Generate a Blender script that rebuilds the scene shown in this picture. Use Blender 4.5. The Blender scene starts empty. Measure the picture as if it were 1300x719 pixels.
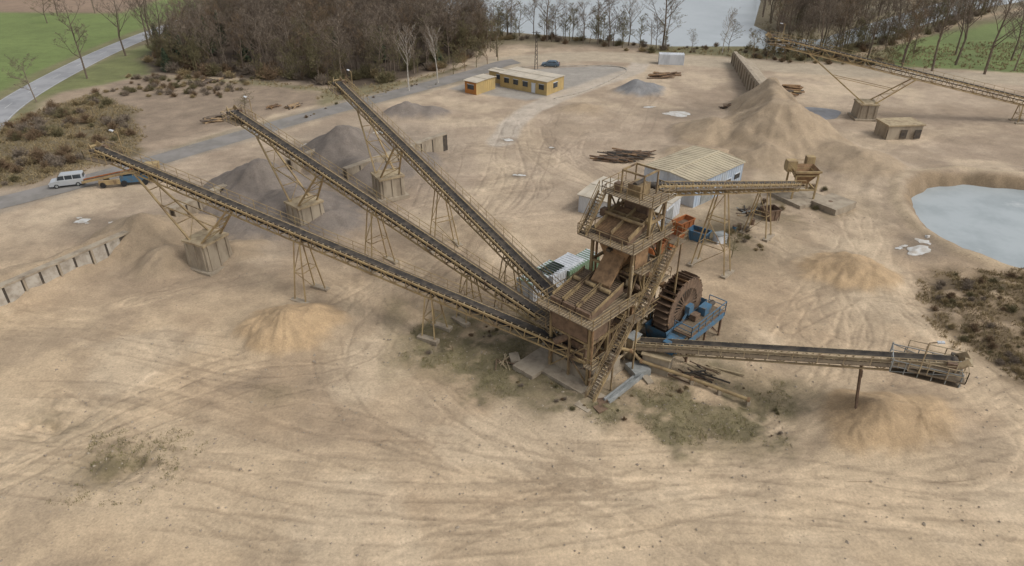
import bpy, math, random, numpy as np
from mathutils import Vector, Matrix
random.seed(3); rng=np.random.default_rng(5)
V=Vector
scene=bpy.context.scene
scene.view_settings.view_transform='Standard'
scene.view_settings.look='None'
scene.view_settings.exposure=0

# ------------------------------------------------------------ materials
def mat(name,c1,c2=None,scale=1.5,rough=.85,metal=0.0,bump=.15,c3=None,ms=(1,1,1),lo=.42,hi=.6,bs=8):
    m=bpy.data.materials.new(name); m.use_nodes=True
    nt=m.node_tree; N=nt.nodes; L=nt.links
    b=N['Principled BSDF']; b.inputs['Roughness'].default_value=rough; b.inputs['Metallic'].default_value=metal
    if c2 is None: c2=tuple(x*.75 for x in c1)
    tc=N.new('ShaderNodeTexCoord'); mp=N.new('ShaderNodeMapping'); mp.inputs['Scale'].default_value=ms
    L.new(tc.outputs['Object'],mp.inputs[0])
    n=N.new('ShaderNodeTexNoise'); n.inputs['Scale'].default_value=scale; n.inputs['Detail'].default_value=8; n.inputs['Roughness'].default_value=.65
    L.new(mp.outputs[0],n.inputs[0])
    r=N.new('ShaderNodeValToRGB'); e=r.color_ramp.elements
    e[0].position=lo; e[0].color=(*c1,1); e[1].position=hi; e[1].color=(*c2,1)
    if c3:
        k=e.new(min(.95,hi+.12)); k.color=(*c3,1)
    L.new(n.outputs[0],r.inputs[0]); L.new(r.outputs[0],b.inputs['Base Color'])
    if bump:
        n2=N.new('ShaderNodeTexNoise'); n2.inputs['Scale'].default_value=bs; n2.inputs['Detail'].default_value=6
        L.new(tc.outputs['Object'],n2.inputs[0])
        bp=N.new('ShaderNodeBump'); bp.inputs['Strength'].default_value=bump; bp.inputs['Distance'].default_value=.1
        L.new(n2.outputs[0],bp.inputs['Height']); L.new(bp.outputs[0],b.inputs['Normal'])
    return m
M={}
M['yel']=mat('weathered_yellow_steel',(.39,.285,.14),(.27,.19,.10),.9,.8,bump=.1,c3=(.13,.08,.048),ms=(1,1,.5))
M['yelt']=mat('grimy_yellow_steel',(.33,.24,.12),(.20,.14,.075),1.1,.85,bump=.1,c3=(.10,.062,.04),ms=(1,1,.5),lo=.38,hi=.55)
M['yel2']=mat('dusty_steel',(.42,.335,.21),(.29,.22,.135),1.2,.85,c3=(.16,.105,.06))
M['rust']=mat('rusty_steel',(.185,.12,.075),(.11,.07,.045),1.5,.85,c3=(.27,.185,.11))
M['rusto']=mat('orange_rust',(.30,.185,.095),(.19,.115,.06),1.6,.85,c3=(.12,.072,.04))
M['dark']=mat('dark_steel',(.045,.037,.03),(.09,.07,.05),2,.7)
M['belt']=mat('rubber_belt',(.034,.029,.025),(.085,.068,.05),1.0,.85,bump=.05)
M['grate']=mat('walkway_grating',(.20,.15,.095),(.12,.09,.06),2.5,.8,lo=.4,hi=.65)
M['blue']=mat('blue_paint',(.055,.15,.25),(.075,.135,.19),1.6,.6,c3=(.14,.11,.085),lo=.4,hi=.55)
M['conc']=mat('dusty_concrete',(.37,.31,.23),(.27,.22,.16),.8,.9,c3=(.18,.14,.10),ms=(1,1,.4))
M['concl']=mat('light_concrete',(.42,.38,.32),(.30,.26,.21),1.0,.9,c3=(.2,.17,.13))
M['white']=mat('white_sheet_metal',(.62,.64,.66),(.48,.50,.52),.6,.6,ms=(1,1,.3),bump=.02,c3=(.34,.31,.27))
M['wblue']=mat('pale_blue_sheet',(.36,.43,.52),(.48,.53,.58),.6,.6,bump=.02,ms=(1,1,.3),c3=(.30,.30,.29))
M['cream']=mat('cream_roof',(.50,.43,.30),(.40,.34,.24),.35,.75,bump=.02,c3=(.30,.25,.17))
M['cream2']=mat('pale_roof',(.52,.46,.37),(.42,.37,.29),.3,.8,bump=.02,c3=(.33,.28,.22))
M['ywall']=mat('yellow_render',(.50,.36,.15),(.42,.31,.14),.5,.85,bump=.02)
M['owall']=mat('orange_render',(.48,.20,.05),(.38,.17,.05),.5,.85,bump=.02)
M['glass']=mat('window_glass',(.03,.035,.04),(.05,.06,.07),.8,.15,bump=0)
M['orange']=mat('orange_paint',(.42,.14,.04),(.28,.10,.035),1,.7,c3=(.15,.07,.04))
M['green']=mat('green_panel',(.14,.22,.13),(.18,.25,.17),1,.7)
M['silver']=mat('silver_car_paint',(.50,.52,.53),(.46,.48,.5),1,.3,.3,bump=0)
M['carblue']=mat('bluegrey_car_paint',(.12,.17,.22),(.10,.14,.19),1,.3,.3,bump=0)
M['tyre']=mat('tyre_rubber',(.02,.02,.02),(.03,.03,.03),2,.85,bump=0)
M['redl']=mat('red_lens',(.4,.02,.015),None,2,.4,bump=0)
M['galv']=mat('galvanised_steel',(.34,.35,.34),(.24,.25,.24),1.2,.6,.2)
M['asph']=mat('worn_asphalt',(.25,.23,.21),(.19,.175,.155),.25,.9,bump=.1,c3=(.31,.27,.22),bs=3)
M['asphL']=mat('country_road_asphalt',(.33,.33,.335),(.26,.26,.265),.2,.85,bump=.05,bs=3)
M['ice']=mat('ice',(.38,.415,.42),(.30,.335,.34),.12,.35,bump=.02,c3=(.47,.49,.48))
M['puddle']=mat('frozen_puddle',(.62,.61,.58),(.42,.37,.30),1.0,.35,bump=.02,c3=(.36,.29,.21))
M['mud']=mat('blue_grey_mud',(.22,.22,.225),(.17,.165,.16),.4,.4,bump=.03)
M['lake']=mat('lake_water',(.38,.41,.42),(.33,.36,.37),.03,.22,bump=.01)
M['bark']=mat('bark',(.17,.13,.095),(.105,.08,.06),2,.9,bump=0)
M['barkl']=mat('pale_bark',(.27,.215,.155),(.17,.135,.105),2,.9,bump=0)
M['birch']=mat('birch_bark',(.50,.47,.42),(.32,.28,.23),3,.8,bump=0)
M['twigo']=mat('olive_twigs',(.19,.16,.08),(.125,.11,.055),2,.9,bump=0)
M['conif']=mat('conifer_needles',(.06,.08,.04),(.035,.05,.025),1.5,.9,bump=0)
M['shrub']=mat('dry_shrub',(.22,.145,.085),(.14,.10,.055),.5,.9,bump=0)
M['grassd']=mat('dry_grass',(.34,.26,.14),(.22,.17,.085),.3,.9,bump=0,c3=(.15,.135,.06))
M['moss']=mat('olive_grass',(.20,.18,.07),(.15,.135,.06),.4,.9,bump=0,c3=(.24,.19,.10))
M['stone']=mat('stone',(.36,.30,.22),(.24,.195,.15),.8,.95)
M['log']=mat('cut_timber',(.36,.25,.14),(.22,.15,.09),1.2,.9)
M['wpaint']=mat('road_paint',(.6,.6,.58),(.45,.45,.43),1,.7,bump=0)

# ------------------------------------------------------------ mesh builder
class MB:
    def __init__(s,T=None): s.v=[];s.f=[];s.m=[];s.T=T
    def add(s,pts,faces,m):
        o=len(s.v)
        for p in pts:
            p=V(p)
            if s.T is not None: p=s.T@p
            s.v.append(p[:])
        for f in faces:
            s.f.append(tuple(o+i for i in f)); s.m.append(m)
    def quad(s,pts,m): s.add(pts,[tuple(range(len(pts)))],m)
    BF=[(0,3,2,1),(4,5,6,7),(0,1,5,4),(1,2,6,5),(2,3,7,6),(3,0,4,7)]
    def beam(s,p,q,w,h=None,m='yel',up=(0,0,1)):
        p=V(p);q=V(q);h=h or w
        a=q-p
        if a.length<1e-5: return
        a.normalize(); up=V(up)
        if abs(a.dot(up))>.98: up=V((1,0,0))
        x=a.cross(up).normalized()*w/2; y=x.cross(a).normalized()*h/2
        s.add([p-x-y,p+x-y,p+x+y,p-x+y,q-x-y,q+x-y,q+x+y,q-x+y],s.BF,m)
    def box(s,c,d,m,rz=0,taper=1.0):
        R=Matrix.Rotation(rz,3,'Z'); c=V(c); P=[]
        for z,t in ((-.5,1),(.5,taper)):
            for x,y in ((-.5,-.5),(.5,-.5),(.5,.5),(-.5,.5)):
                P.append(c+R@V((x*d[0]*t,y*d[1]*t,z*d[2])))
        s.add(P,s.BF,m)
    def tube(s,p,q,r0,r1=None,n=8,m='yel',cap=True):
        p=V(p);q=V(q);r1=r0 if r1 is None else r1
        a=(q-p).normalized(); up=V((0,0,1)) if abs(a.z)<.95 else V((1,0,0))
        x=a.cross(up).normalized(); y=a.cross(x)
        P=[]
        for c,r in ((p,r0),(q,r1)):
            for i in range(n):
                t=2*math.pi*i/n; P.append(c+x*math.cos(t)*r+y*math.sin(t)*r)
        F=[(i,(i+1)%n,n+(i+1)%n,n+i) for i in range(n)]
        if cap: F+= [tuple(range(n-1,-1,-1)),tuple(range(n,2*n))]
        s.add(P,F,m)
    def prism(s,prof,w,m,axis_y0=0):
        n=len(prof); P=[(x,axis_y0-w/2,z) for x,z in prof]+[(x,axis_y0+w/2,z) for x,z in prof]
        F=[(i,(i+1)%n,n+(i+1)%n,n+i) for i in range(n)]+[tuple(range(n-1,-1,-1)),tuple(range(n,2*n))]
        s.add(P,F,m)
    def rail(s,pts,h=1.05,m='yel',closed=False,t=.055,sp=1.4):
        pts=[V(p) for p in pts]
        if closed: pts=pts+[pts[0]]
        for a,b in zip(pts,pts[1:]):
            n=max(1,round((b-a).length/sp))
            for i in range(n+1):
                c=a.lerp(b,i/n); s.beam(c,c+V((0,0,h)),t,t,m)
            s.beam(a+V((0,0,h)),b+V((0,0,h)),t,t,m); s.beam(a+V((0,0,h*.5)),b+V((0,0,h*.5)),t*.8,t*.8,m)
    def stairs(s,p,q,w,side,m='yel'):
        p=V(p);q=V(q); side=V(side).normalized()*w/2
        n=max(2,int(abs(q.z-p.z)/.24))
        for sg in (-1,1):
            s.beam(p+side*sg,q+side*sg,.08,.26,m)
            s.beam(p+side*sg+V((0,0,1)),q+side*sg+V((0,0,1)),.055,.055,m)
            s.beam(p+side*sg+V((0,0,.5)),q+side*sg+V((0,0,.5)),.045,.045,m)
            k=max(1,n//6)
            for i in range(k+1):
                c=p.lerp(q,i/k)+side*sg; s.beam(c,c+V((0,0,1)),.05,.05,m)
        for i in range(1,n):
            c=p.lerp(q,i/n); s.beam(c-side*.95,c+side*.95,.24,.05,'grate')
    def obj(s,name,parent=None,smooth=False):
        me=bpy.data.meshes.new(name); me.from_pydata(s.v,[],s.f)
        used=sorted(set(s.m)); idx={k:i for i,k in enumerate(used)}
        for k in used: me.materials.append(M[k])
        me.polygons.foreach_set('material_index',[idx[k] for k in s.m])
        if smooth: me.polygons.foreach_set('use_smooth',[True]*len(me.polygons))
        me.update()
        o=bpy.data.objects.new(name,me); scene.collection.objects.link(o)
        if parent: o.parent=parent
        return o
def empty(name,loc=(0,0,0),rz=0):
    e=bpy.data.objects.new(name,None); e.empty_display_size=1; e.location=loc; e.rotation_euler=(0,0,rz)
    scene.collection.objects.link(e); return e

# ------------------------------------------------------------ numpy noise / fields
TAB=rng.random((256,256))
def vn(x,y,seed=0):
    x=np.asarray(x)+seed*17.3; y=np.asarray(y)+seed*31.7
    xi=np.floor(x).astype(int); yi=np.floor(y).astype(int); fx=x-xi; fy=y-yi
    fx=fx*fx*(3-2*fx); fy=fy*fy*(3-2*fy)
    a=TAB[xi%256,yi%256];b=TAB[(xi+1)%256,yi%256];c=TAB[xi%256,(yi+1)%256];d=TAB[(xi+1)%256,(yi+1)%256]
    return (a*(1-fx)+b*fx)*(1-fy)+(c*(1-fx)+d*fx)*fy
def fbm(x,y,s,o=4,seed=0):
    r=0;a=1;t=0
    for i in range(o):
        r=r+a*vn(x/s,y/s,seed+i*3); t+=a; a*=.55; s/=2.03
    return r/t
def sst(a,b,x):
    t=np.clip((x-a)/(b-a),0,1); return t*t*(3-2*t)
def sdpoly(P,x,y):
    x=np.asarray(x,float); y=np.asarray(y,float)
    d=np.full(x.shape,1e9); ins=np.zeros(x.shape,bool); n=len(P)
    for i in range(n):
        ax,ay=P[i];bx,by=P[(i+1)%n]; ex,ey=bx-ax,by-ay
        t=np.clip(((x-ax)*ex+(y-ay)*ey)/(ex*ex+ey*ey),0,1)
        d=np.minimum(d,np.hypot(x-ax-t*ex,y-ay-t*ey))
        c=((ay>y)!=(by>y))&(x<(bx-ax)*(y-ay)/((by-ay) if by!=ay else 1e-9)+ax)
        ins^=c
    return np.where(ins,-d,d)
def cat(P,n=8):
    P=[np.array(p,float) for p in P]; Q=[2*P[0]-P[1]]+P+[2*P[-1]-P[-2]]; out=[]
    for i in range(1,len(Q)-2):
        a,b,c,d=Q[i-1:i+3]
        for k in range(n):
            t=k/n; out.append(.5*((2*b)+(c-a)*t+(2*a-5*b+4*c-d)*t*t+(-a+3*b-3*c+d)*t**3))
    out.append(P[-1]); return np.array(out)
def dline(P,x,y):
    d=np.full(np.shape(x),1e9)
    for (ax,ay),(bx,by) in zip(P,P[1:]):
        ex,ey=bx-ax,by-ay
        t=np.clip(((x-ax)*ex+(y-ay)*ey)/(ex*ex+ey*ey+1e-9),0,1)
        d=np.minimum(d,np.hypot(x-ax-t*ex,y-ay-t*ey))
    return d

LAKE=[(-25,230),(-2,220),(20,212),(44,200),(66,200),(72,193),(89,198),(117,219),(165,261),(196,280),(260,330),(250,345),(163,280),(113,234),(90,212),(80,212),(78,232),(95,280),(115,380),(-60,420),(-50,300)]
POND=[(61,98.5),(58,92),(57,85),(58,78.5),(63,73),(72,69.5),(83,71),(92,78),(94,88),(90,97),(81,101.5),(72,103.5),(65,102)]
WOODS=[(-97,184),(-87,169),(-60,163),(-44,158),(-34,157),(-24,164),(-12,182),(-9,197),(-25,224),(-30,330),(-96,330)]
YARDL=[(-93,160),(-86,167),(-60,161),(-42,153),(-40,143),(-58,125),(-68,114),(-80,130)]
HEDGE=[(-100,122),(-92,150),(-78,140),(-70,127),(-64,113),(-78,99),(-90,92)]
PARK=[(0,172),(24,177),(31,172),(22,161),(13,150),(3,146),(-14,155),(-6,166)]
SCRC=[(-11,57),(-9,64),(-2,66),(4,58),(10,50.5),(22,54),(26,48),(23,44),(14,43.5),(6,46.5),(-3,51)]
SCRR=[(51,73),(64,71),(75,66),(75,45),(50,48),(47,56),(45,63)]
STRIP=[(-60,117),(-44,137),(-28,153),(-14,168),(-10,163),(-24,148),(-40,131),(-56,113)]
RL=cat([(-80,60),(-89,100),(-103.5,138.5),(-108.5,177),(-108,215),(-101,269),(-90,340),(-75,430)],10)
R2=cat([(-110,62),(-90,80),(-73,95.5),(-64,105.5),(-54.5,117.5),(-39.5,136),(-24,152.5),(-8.5,170),(0,180.5),(17,186),(33,184.5),(55,179),(70,174),(96,168),(119,162.5),(190,150)],8)
R3=cat([(33,183),(30,172),(20,160.5),(8.3,146),(1.5,134),(-2,120)],8)

def HG(x,y):
    x=np.asarray(x,float); y=np.asarray(y,float)
    near=1-sst(115,150,y)
    h=(fbm(x,y,14,3,1)-.5)*.7+(fbm(x,y,2.2,3,5)-.5)*.16
    edge=sst(1,8,dline(R2[::3],x,y))
    h=h*near*edge*(1-sst(70,100,np.abs(x)))
    d=sdpoly(POND,x,y)+(fbm(x,y,5,3,8)-.5)*2.2
    h=h+np.where(d>0,.85*np.exp(-((d-2.0)/1.5)**2)+.35*np.exp(-((d-5)/1.2)**2),0)
    h=h*(sst(-.3,.6,d))+(-2.4)*(1-sst(-1.6,.5,d))
    d=sdpoly(SCRR,x,y)
    h=h+sst(0,6,-d)*(1.0+2.2*(fbm(x,y,5,4,11)-.4))
    d=sdpoly(SCRC,x,y)
    h=h+sst(0,3,-d)*(.9*(fbm(x,y,3.5,4,13)-.5))
    d=sdpoly(LAKE,x,y)
    h=h*(sst(0,4,d))-2.0*(1-sst(-5,2,d))
    for px,py,r in ((-32.3,41.3,3.6),(-41,46.5,3.2),(-46,40,3)):
        d=np.hypot(x-px,(y-py)*1.5)
        h=h+np.exp(-(d/r)**2)*(-.4+1.6*(fbm(x,y,1.6,3,3)-.5))
    return h
def hg(x,y): return float(HG(np.array([x]),np.array([y]))[0])

# ------------------------------------------------------------ ground
def ax(segs):
    return np.concatenate([np.arange(a,b,st) for a,b,st in segs])
xs=np.concatenate([[-3500,-2000,-1200,-700,-450,-300],ax([(-220,-95,2),(-95,-50,.5),(-50,50,.18),(50,95,.5),(95,222,2)]),[300,450,700,1200,2000,3500]])
ys=np.concatenate([[-600,-200,-60,0,15],ax([(26,68,.15),(68,90,.25),(90,125,.4),(125,212,.8),(212,340,2.5)]),[360,420,520,700,1000,1500,2400,4000]])
X,Y=np.meshgrid(xs,ys); x=X.ravel(); y=Y.ravel()
Z=HG(x,y)
C=np.zeros((x.size,3))
def c3(*a): return np.array(a)
n1=fbm(x,y,16,5,21); n2=fbm(x,y,4,5,25); n3=fbm(x*.5+y*.1,y,1.8,5,31)
t=sst(.38,.62,n1*.6+n2*.4)[:,None]
C[:]=c3(.51,.385,.25)*(1-t)+c3(.40,.295,.19)*t
k=sst(60,105,y)[:,None]; C[:]=C*(1-k)+(c3(.43,.335,.24)*(1-t)+c3(.335,.255,.18)*t)*k
t=(sst(.5,.7,fbm(x,y,7,5,41))*.5)[:,None]; C[:]=C*(1-t)+c3(.285,.215,.145)*t
t=(sst(.52,.68,fbm(x,y,11,5,47))*.55)[:,None]; C[:]=C*(1-t)+c3(.575,.455,.315)*t
def blend(mask,col,var=.25,s=3,seed=50):
    v=(1-var/2+var*fbm(x,y,s,4,seed))[:,None]
    m=np.clip(mask,0,1)[:,None]; C[:]=C*(1-m)+c3(*col)*v*m
def pm(P,soft=2,wob=4,s=6,seed=60):
    return sst(soft,-soft,sdpoly(P,x,y)+(fbm(x,y,s,4,seed)-.5)*wob)
f1=fbm(x,y,9,5,151); rl=np.exp(-(np.abs(f1-.5)/.006)**2)*sst(.5,.62,fbm(x,y,13,3,155))*(y<75)
blend(rl*.55,(.24,.17,.11)); Z-=rl*.06
base=[[(3,138),(-3,118),(-2,100),(-8,82),(-16,67),(-14,52),(0,44),(22,40),(50,36)],
 [(-60,50),(-36,45),(-12,41),(14,41),(36,38),(60,40)],
 [(-46,36),(-28,50),(-13,55),(-12,68),(-4,84),(4,100),(3,120)],
 [(12,40),(28,50),(38,60),(38,74),(30,88),(14,100),(4,116),(2,134)],
 [(70,52),(50,46),(34,41),(10,37),(-10,33)],
 [(-70,62),(-48,58),(-30,52),(-16,46),(4,36)],
 [(44,34),(46,50),(44,66),(48,84),(56,104),(66,120),(90,128)],
 [(-42,70),(-30,74),(-18,70),(-13,60),(-4,46),(10,34)],
 [(-24,100),(-12,98),(0,104),(14,118),(24,130),(30,150)],
 [(26,60),(34,66),(48,67),(54,60),(50,50),(38,45)],
 [(-52,100),(-40,106),(-26,122),(-10,130),(2,134)],
 [(-16,92),(-14,108),(-4,116),(8,112),(14,102),(10,92),(0,86),(-10,86)],
 [(-60,36),(-40,40),(-20,36),(0,33),(24,35),(44,32)],
 [(-18,66),(-14,76),(-20,84),(-14,96),(0,100),(10,106),(14,120)],
 [(40,96),(46,84),(36,66),(32,58),(22,44),(4,39),(-20,44),(-40,52)]]
r2=random.Random(9)
lane=np.zeros(x.size)
for bi in (0,1,3,4,6,12):
    P=cat(base[bi],5); d=dline(P,x,y)+(n2-.5)*3
    lane=np.maximum(lane,np.exp(-(d/3.0)**4)*(.45+.4*fbm(x,y,8,3,160+bi)))
blend(lane*.5,(.56,.44,.30),.2,2)
trk=np.zeros(x.size); trd=np.zeros(x.size)
for bi,b in enumerate(base):
    for k in range(6):
        off=r2.gauss(0,3.4); P=[(px+r2.gauss(0,2.2)+off*.7,py+r2.gauss(0,2.2)+off*.6) for px,py in b]
        P=cat(P,5)
        x0,y0=P.min(0)-2; x1,y1=P.max(0)+2
        ii=np.where((x>x0)&(x<x1)&(y>y0)&(y<y1)&(y<150))[0]
        if not len(ii): continue
        hw=r2.choice((.8,.95,1.1)); d=dline(P,x[ii]+(n2[ii]-.5)*.5,y[ii]+(n3[ii]-.5)*.4)
        w=np.exp(-((d-hw)/.17)**2)
        fade=sst(.38,.62,fbm(x[ii],y[ii],8,3,70+k+bi*2))
        sg=1 if r2.random()<.62 else -1
        tread=.6+.8*vn(x[ii]*2.6,y[ii]*2.6,200+k)
        trk[ii]+=w*fade*sg*tread*r2.uniform(.5,1.25); trd[ii]+=w*fade
        trk[ii]-=np.exp(-((d-hw-.3)/.12)**2)*fade*.5
        trk[ii]+=np.exp(-(d/2.2)**2)*.12*sg*fade
TRK=np.clip(trk*.32,-.35,.45)
Z-=np.clip(trd,0,1.5)*.06*(y<130)
def apply_tracks(s=1.0):
    t=(TRK*s)[:,None]; C[:]=np.where(t>0,C*(1-t)+C*c3(.50,.48,.47)*t,C*(1+t)+C*c3(1.45,1.45,1.47)*(-t))
# zones
blend((x<-108)*1.0*sst(95,110,y),(.155,.20,.06),.3,8)
blend(sst(240,246,y+x*.05)*sst(-130,-136,x),(.27,.19,.13),.3,9)
blend(sst(3,1,np.abs(dline(RL,x,y)-4.5)),(.19,.175,.085),.4)
blend(sst(194,204,y+(n2-.5)*8)*(x>-110)*1.0,(.19,.155,.095),.5,6)
blend(pm([(-104,150),(-103,200),(-95,205),(-86,168),(-92,158)],2,5),(.16,.17,.065),.5)
blend(pm(YARDL,1.5,5),(.27,.205,.145),.6,2.5)
blend(pm(HEDGE,2,5),(.16,.125,.07),.6,2)
blend(pm([(-92,166),(-60,163),(-42,156),(-24,163),(-10,178),(-22,158),(-40,142),(-42,152),(-60,159)],1.5,4),(.21,.18,.10),.5,2)
blend(pm(STRIP,1,3)*.7,(.22,.18,.10),.5,2)
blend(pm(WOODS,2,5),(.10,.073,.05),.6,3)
blend(pm([(36,190),(56,186),(120,171),(200,152),(300,300),(80,205),(40,200)],2,4),(.18,.16,.08),.6,5)
blend(pm([(94,176),(105,197),(120,210),(200,262),(330,262),(250,150),(123,169)],1.5,4,8),(.155,.195,.065),.35,9)
blend(sst(2.2,.8,dline(cat([(86,182),(98,194),(118,211),(160,246),(220,285)],6),x,y)),(.34,.26,.17),.3)
blend(pm(PARK,.8,1),(.32,.29,.25),.3,5)
blend(sst(3.2,1.8,dline(R3,x,y)+(n2-.5)*1.5),(.46,.39,.31),.2)
blend(sst(7,4,dline(R2[60:],x,y)+(n2-.5)*3),(.42,.345,.25),.25)
blend(sst(5,2.6,dline(R2[:60],x,y)+(n2-.5)*3)*.7,(.29,.245,.19),.3)
apply_tracks(1.0)
blend(pm(SCRC,1.5,7,3,81)*sst(.28,.55,fbm(x,y,2.5,5,83))*.95,(.155,.13,.068),.8,1.0)
blend(pm([(-13,67),(-12,53),(2,48),(6,60)],2,5,3,87)*.7*sst(.25,.6,n2),(.19,.155,.085),.6,1.2)
blend(pm([(8,52),(22,56),(31,50),(20,41)],2,6,3,88)*.6*sst(.25,.6,n2),(.20,.16,.09),.6,1.2)
blend(pm([(14,64),(24,66),(26,56),(14,55)],2,5,3,89)*.6*sst(.3,.6,n2),(.19,.145,.09),.6,1.2)
blend(pm(SCRR,1.5,5,4,91)*sst(.25,.5,fbm(x,y,2,5,93)),(.18,.13,.075),.7,1.5)
for px,py,r,w_ in ((-32.3,41.3,3.4,1.1),(-41,46.5,3.6,.8),(-46,40,3,.6),(-22,50,2.2,.5),(48,33,4,.4)):
    blend(np.exp(-(np.hypot(x-px,(y-py)*1.5)/r)**2)*sst(.32,.55,n2)*w_,(.17,.135,.075),.7,1.0)
blend(np.exp(-(np.hypot((x-43)*.9,y-93)/6)**2)*sst(.35,.55,n2)*.9,(.18,.14,.075),.5,1.5)
blend(np.exp(-(np.hypot(x-37,y-92)/5)**2)*sst(.3,.5,n2)*.9,(.16,.125,.07),.6,1.5)
blend(np.exp(-(np.hypot(x-28,y-82)/7)**2)*sst(.3,.55,n2),(.18,.14,.08),.5,1.5)
blend(np.exp(-(np.hypot(x+44,y-85)/14)**2)*.7,(.27,.21,.155),.3,1.5)
blend(np.exp(-(np.hypot(x+32,y-92)/14)**2)*.85,(.25,.20,.155),.3,1.5)
blend(np.exp(-(np.hypot(x+24,y-112)/14)**2)*.85,(.25,.205,.16),.3,1.5)
blend(np.exp(-(np.hypot((x+28)*.5,y-123)/6)**2)*.5,(.26,.215,.16),.3,1.5)
blend(np.exp(-(np.hypot(x-8,y-55)/7)**2)*.6*sst(.3,.6,n2),(.22,.175,.11),.4,1.2)
dp=sdpoly(POND,x,y)
blend(sst(2.2,.3,np.abs(dp+.2)+(n2-.5)*2),(.25,.18,.11),.5,1.2)
blend(np.exp(-((dp-2.3)/.9)**2)*.5,(.50,.39,.25),.3,1.2)
blend(np.exp(-((dp-4)/.6)**2)*.45*sst(.35,.6,n2),(.22,.165,.11),.3,1.2)
blend(sst(-.5,-2,dp),(.1,.09,.08))
PUD=[(33.4,136.5,4.5,2.4),(51.9,78.3,2.0,1.6),(1.2,104.4,1.1,.8),(-.7,121,1.2,.8),(-35.4,118.5,2.6,1.2),(-55,87.2,1.7,.8),(-60,87.5,1.4,1),(7,117,.7,.5),(-24.5,125,2,1),(28,141,1.3,.6),(53.6,80.6,1.1,1.2)]
for px,py,a,b in PUD:
    blend(np.exp(-(np.hypot((x-px)/(a*1.7),(y-py)/(b*1.9)))**4)*.7,(.22,.17,.12),.2)
C=np.clip(C*(.84+.32*n3[:,None]),0,1)
nx,ny=len(xs),len(ys)
CG=C.reshape(ny,nx,3)
def gridmesh(name,x,y,z,nx,ny,matl,col=None,keep=None):
    me=bpy.data.meshes.new(name)
    idx=np.arange(nx*ny).reshape(ny,nx)
    F=np.stack([idx[:-1,:-1],idx[:-1,1:],idx[1:,1:],idx[1:,:-1]],-1).reshape(-1,4)
    if keep is not None: F=F[keep[F].any(1)]
    me.vertices.add(nx*ny); me.vertices.foreach_set('co',np.stack([x,y,z],1).astype(np.float32).ravel())
    me.loops.add(F.size); me.loops.foreach_set('vertex_index',F.ravel().astype(np.int32))
    me.polygons.add(len(F)); me.polygons.foreach_set('loop_start',(np.arange(len(F))*4).astype(np.int32))
    me.update(calc_edges=True); me.validate()
    me.polygons.foreach_set('use_smooth',np.ones(len(F),bool))
    if col is not None:
        a=me.color_attributes.new('Zone','FLOAT_COLOR','POINT')
        a.data.foreach_set('color',np.concatenate([col,np.ones((len(col),1))],1).astype(np.float32).ravel())
    me.materials.append(matl)
    o=bpy.data.objects.new(name,me); scene.collection.objects.link(o); return o
def soilmat(name,bump,dist,fine):
    gm=bpy.data.materials.new(name); gm.use_nodes=True
    nt=gm.node_tree; N=nt.nodes; L=nt.links; b=N['Principled BSDF']; b.inputs['Roughness'].default_value=.95
    at=N.new('ShaderNodeAttribute'); at.attribute_name='Zone'
    tc=N.new('ShaderNodeTexCoord')
    def noi(sc,det):
        n=N.new('ShaderNodeTexNoise'); n.inputs['Scale'].default_value=sc; n.inputs['Detail'].default_value=det; n.inputs['Roughness'].default_value=.75
        L.new(tc.outputs['Object'],n.inputs[0]); return n
    na=noi(.6,12); nb=noi(fine,8); nc=noi(1.6,10)
    def mr(n,a,b_,c,d):
        r=N.new('ShaderNodeMapRange'); r.inputs[1].default_value=a;r.inputs[2].default_value=b_;r.inputs[3].default_value=c;r.inputs[4].default_value=d
        L.new(n.outputs[0],r.inputs[0]); return r
    ra=mr(na,.3,.7,.82,1.16); rb=mr(nb,.3,.7,.76,1.22); rc=mr(nc,.56,.68,1.0,.76)
    def mul(a,b_):
        m_=N.new('ShaderNodeMath'); m_.operation='MULTIPLY'; L.new(a.outputs[0],m_.inputs[0]); L.new(b_.outputs[0],m_.inputs[1]); return m_
    mu=mul(mul(ra,rb),rc)
    vm=N.new('ShaderNodeVectorMath'); vm.operation='SCALE'; L.new(at.outputs['Color'],vm.inputs[0]); L.new(mu.outputs[0],vm.inputs['Scale'])
    L.new(vm.outputs[0],b.inputs['Base Color'])
    ad=N.new('ShaderNodeMath'); ad.operation='ADD'; L.new(na.outputs[0],ad.inputs[0]); L.new(nb.outputs[0],ad.inputs[1])
    bp=N.new('ShaderNodeBump'); bp.inputs['Strength'].default_value=bump; bp.inputs['Distance'].default_value=dist
    L.new(ad.outputs[0],bp.inputs['Height']); L.new(bp.outputs[0],b.inputs['Normal'])
    return gm
gm=soilmat('sandy_ground',.5,.15,4.5); gp=soilmat('heaped_sand_and_gravel',.6,.2,6)
gridmesh('ground',x,y,Z,nx,ny,gm,C)

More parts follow.
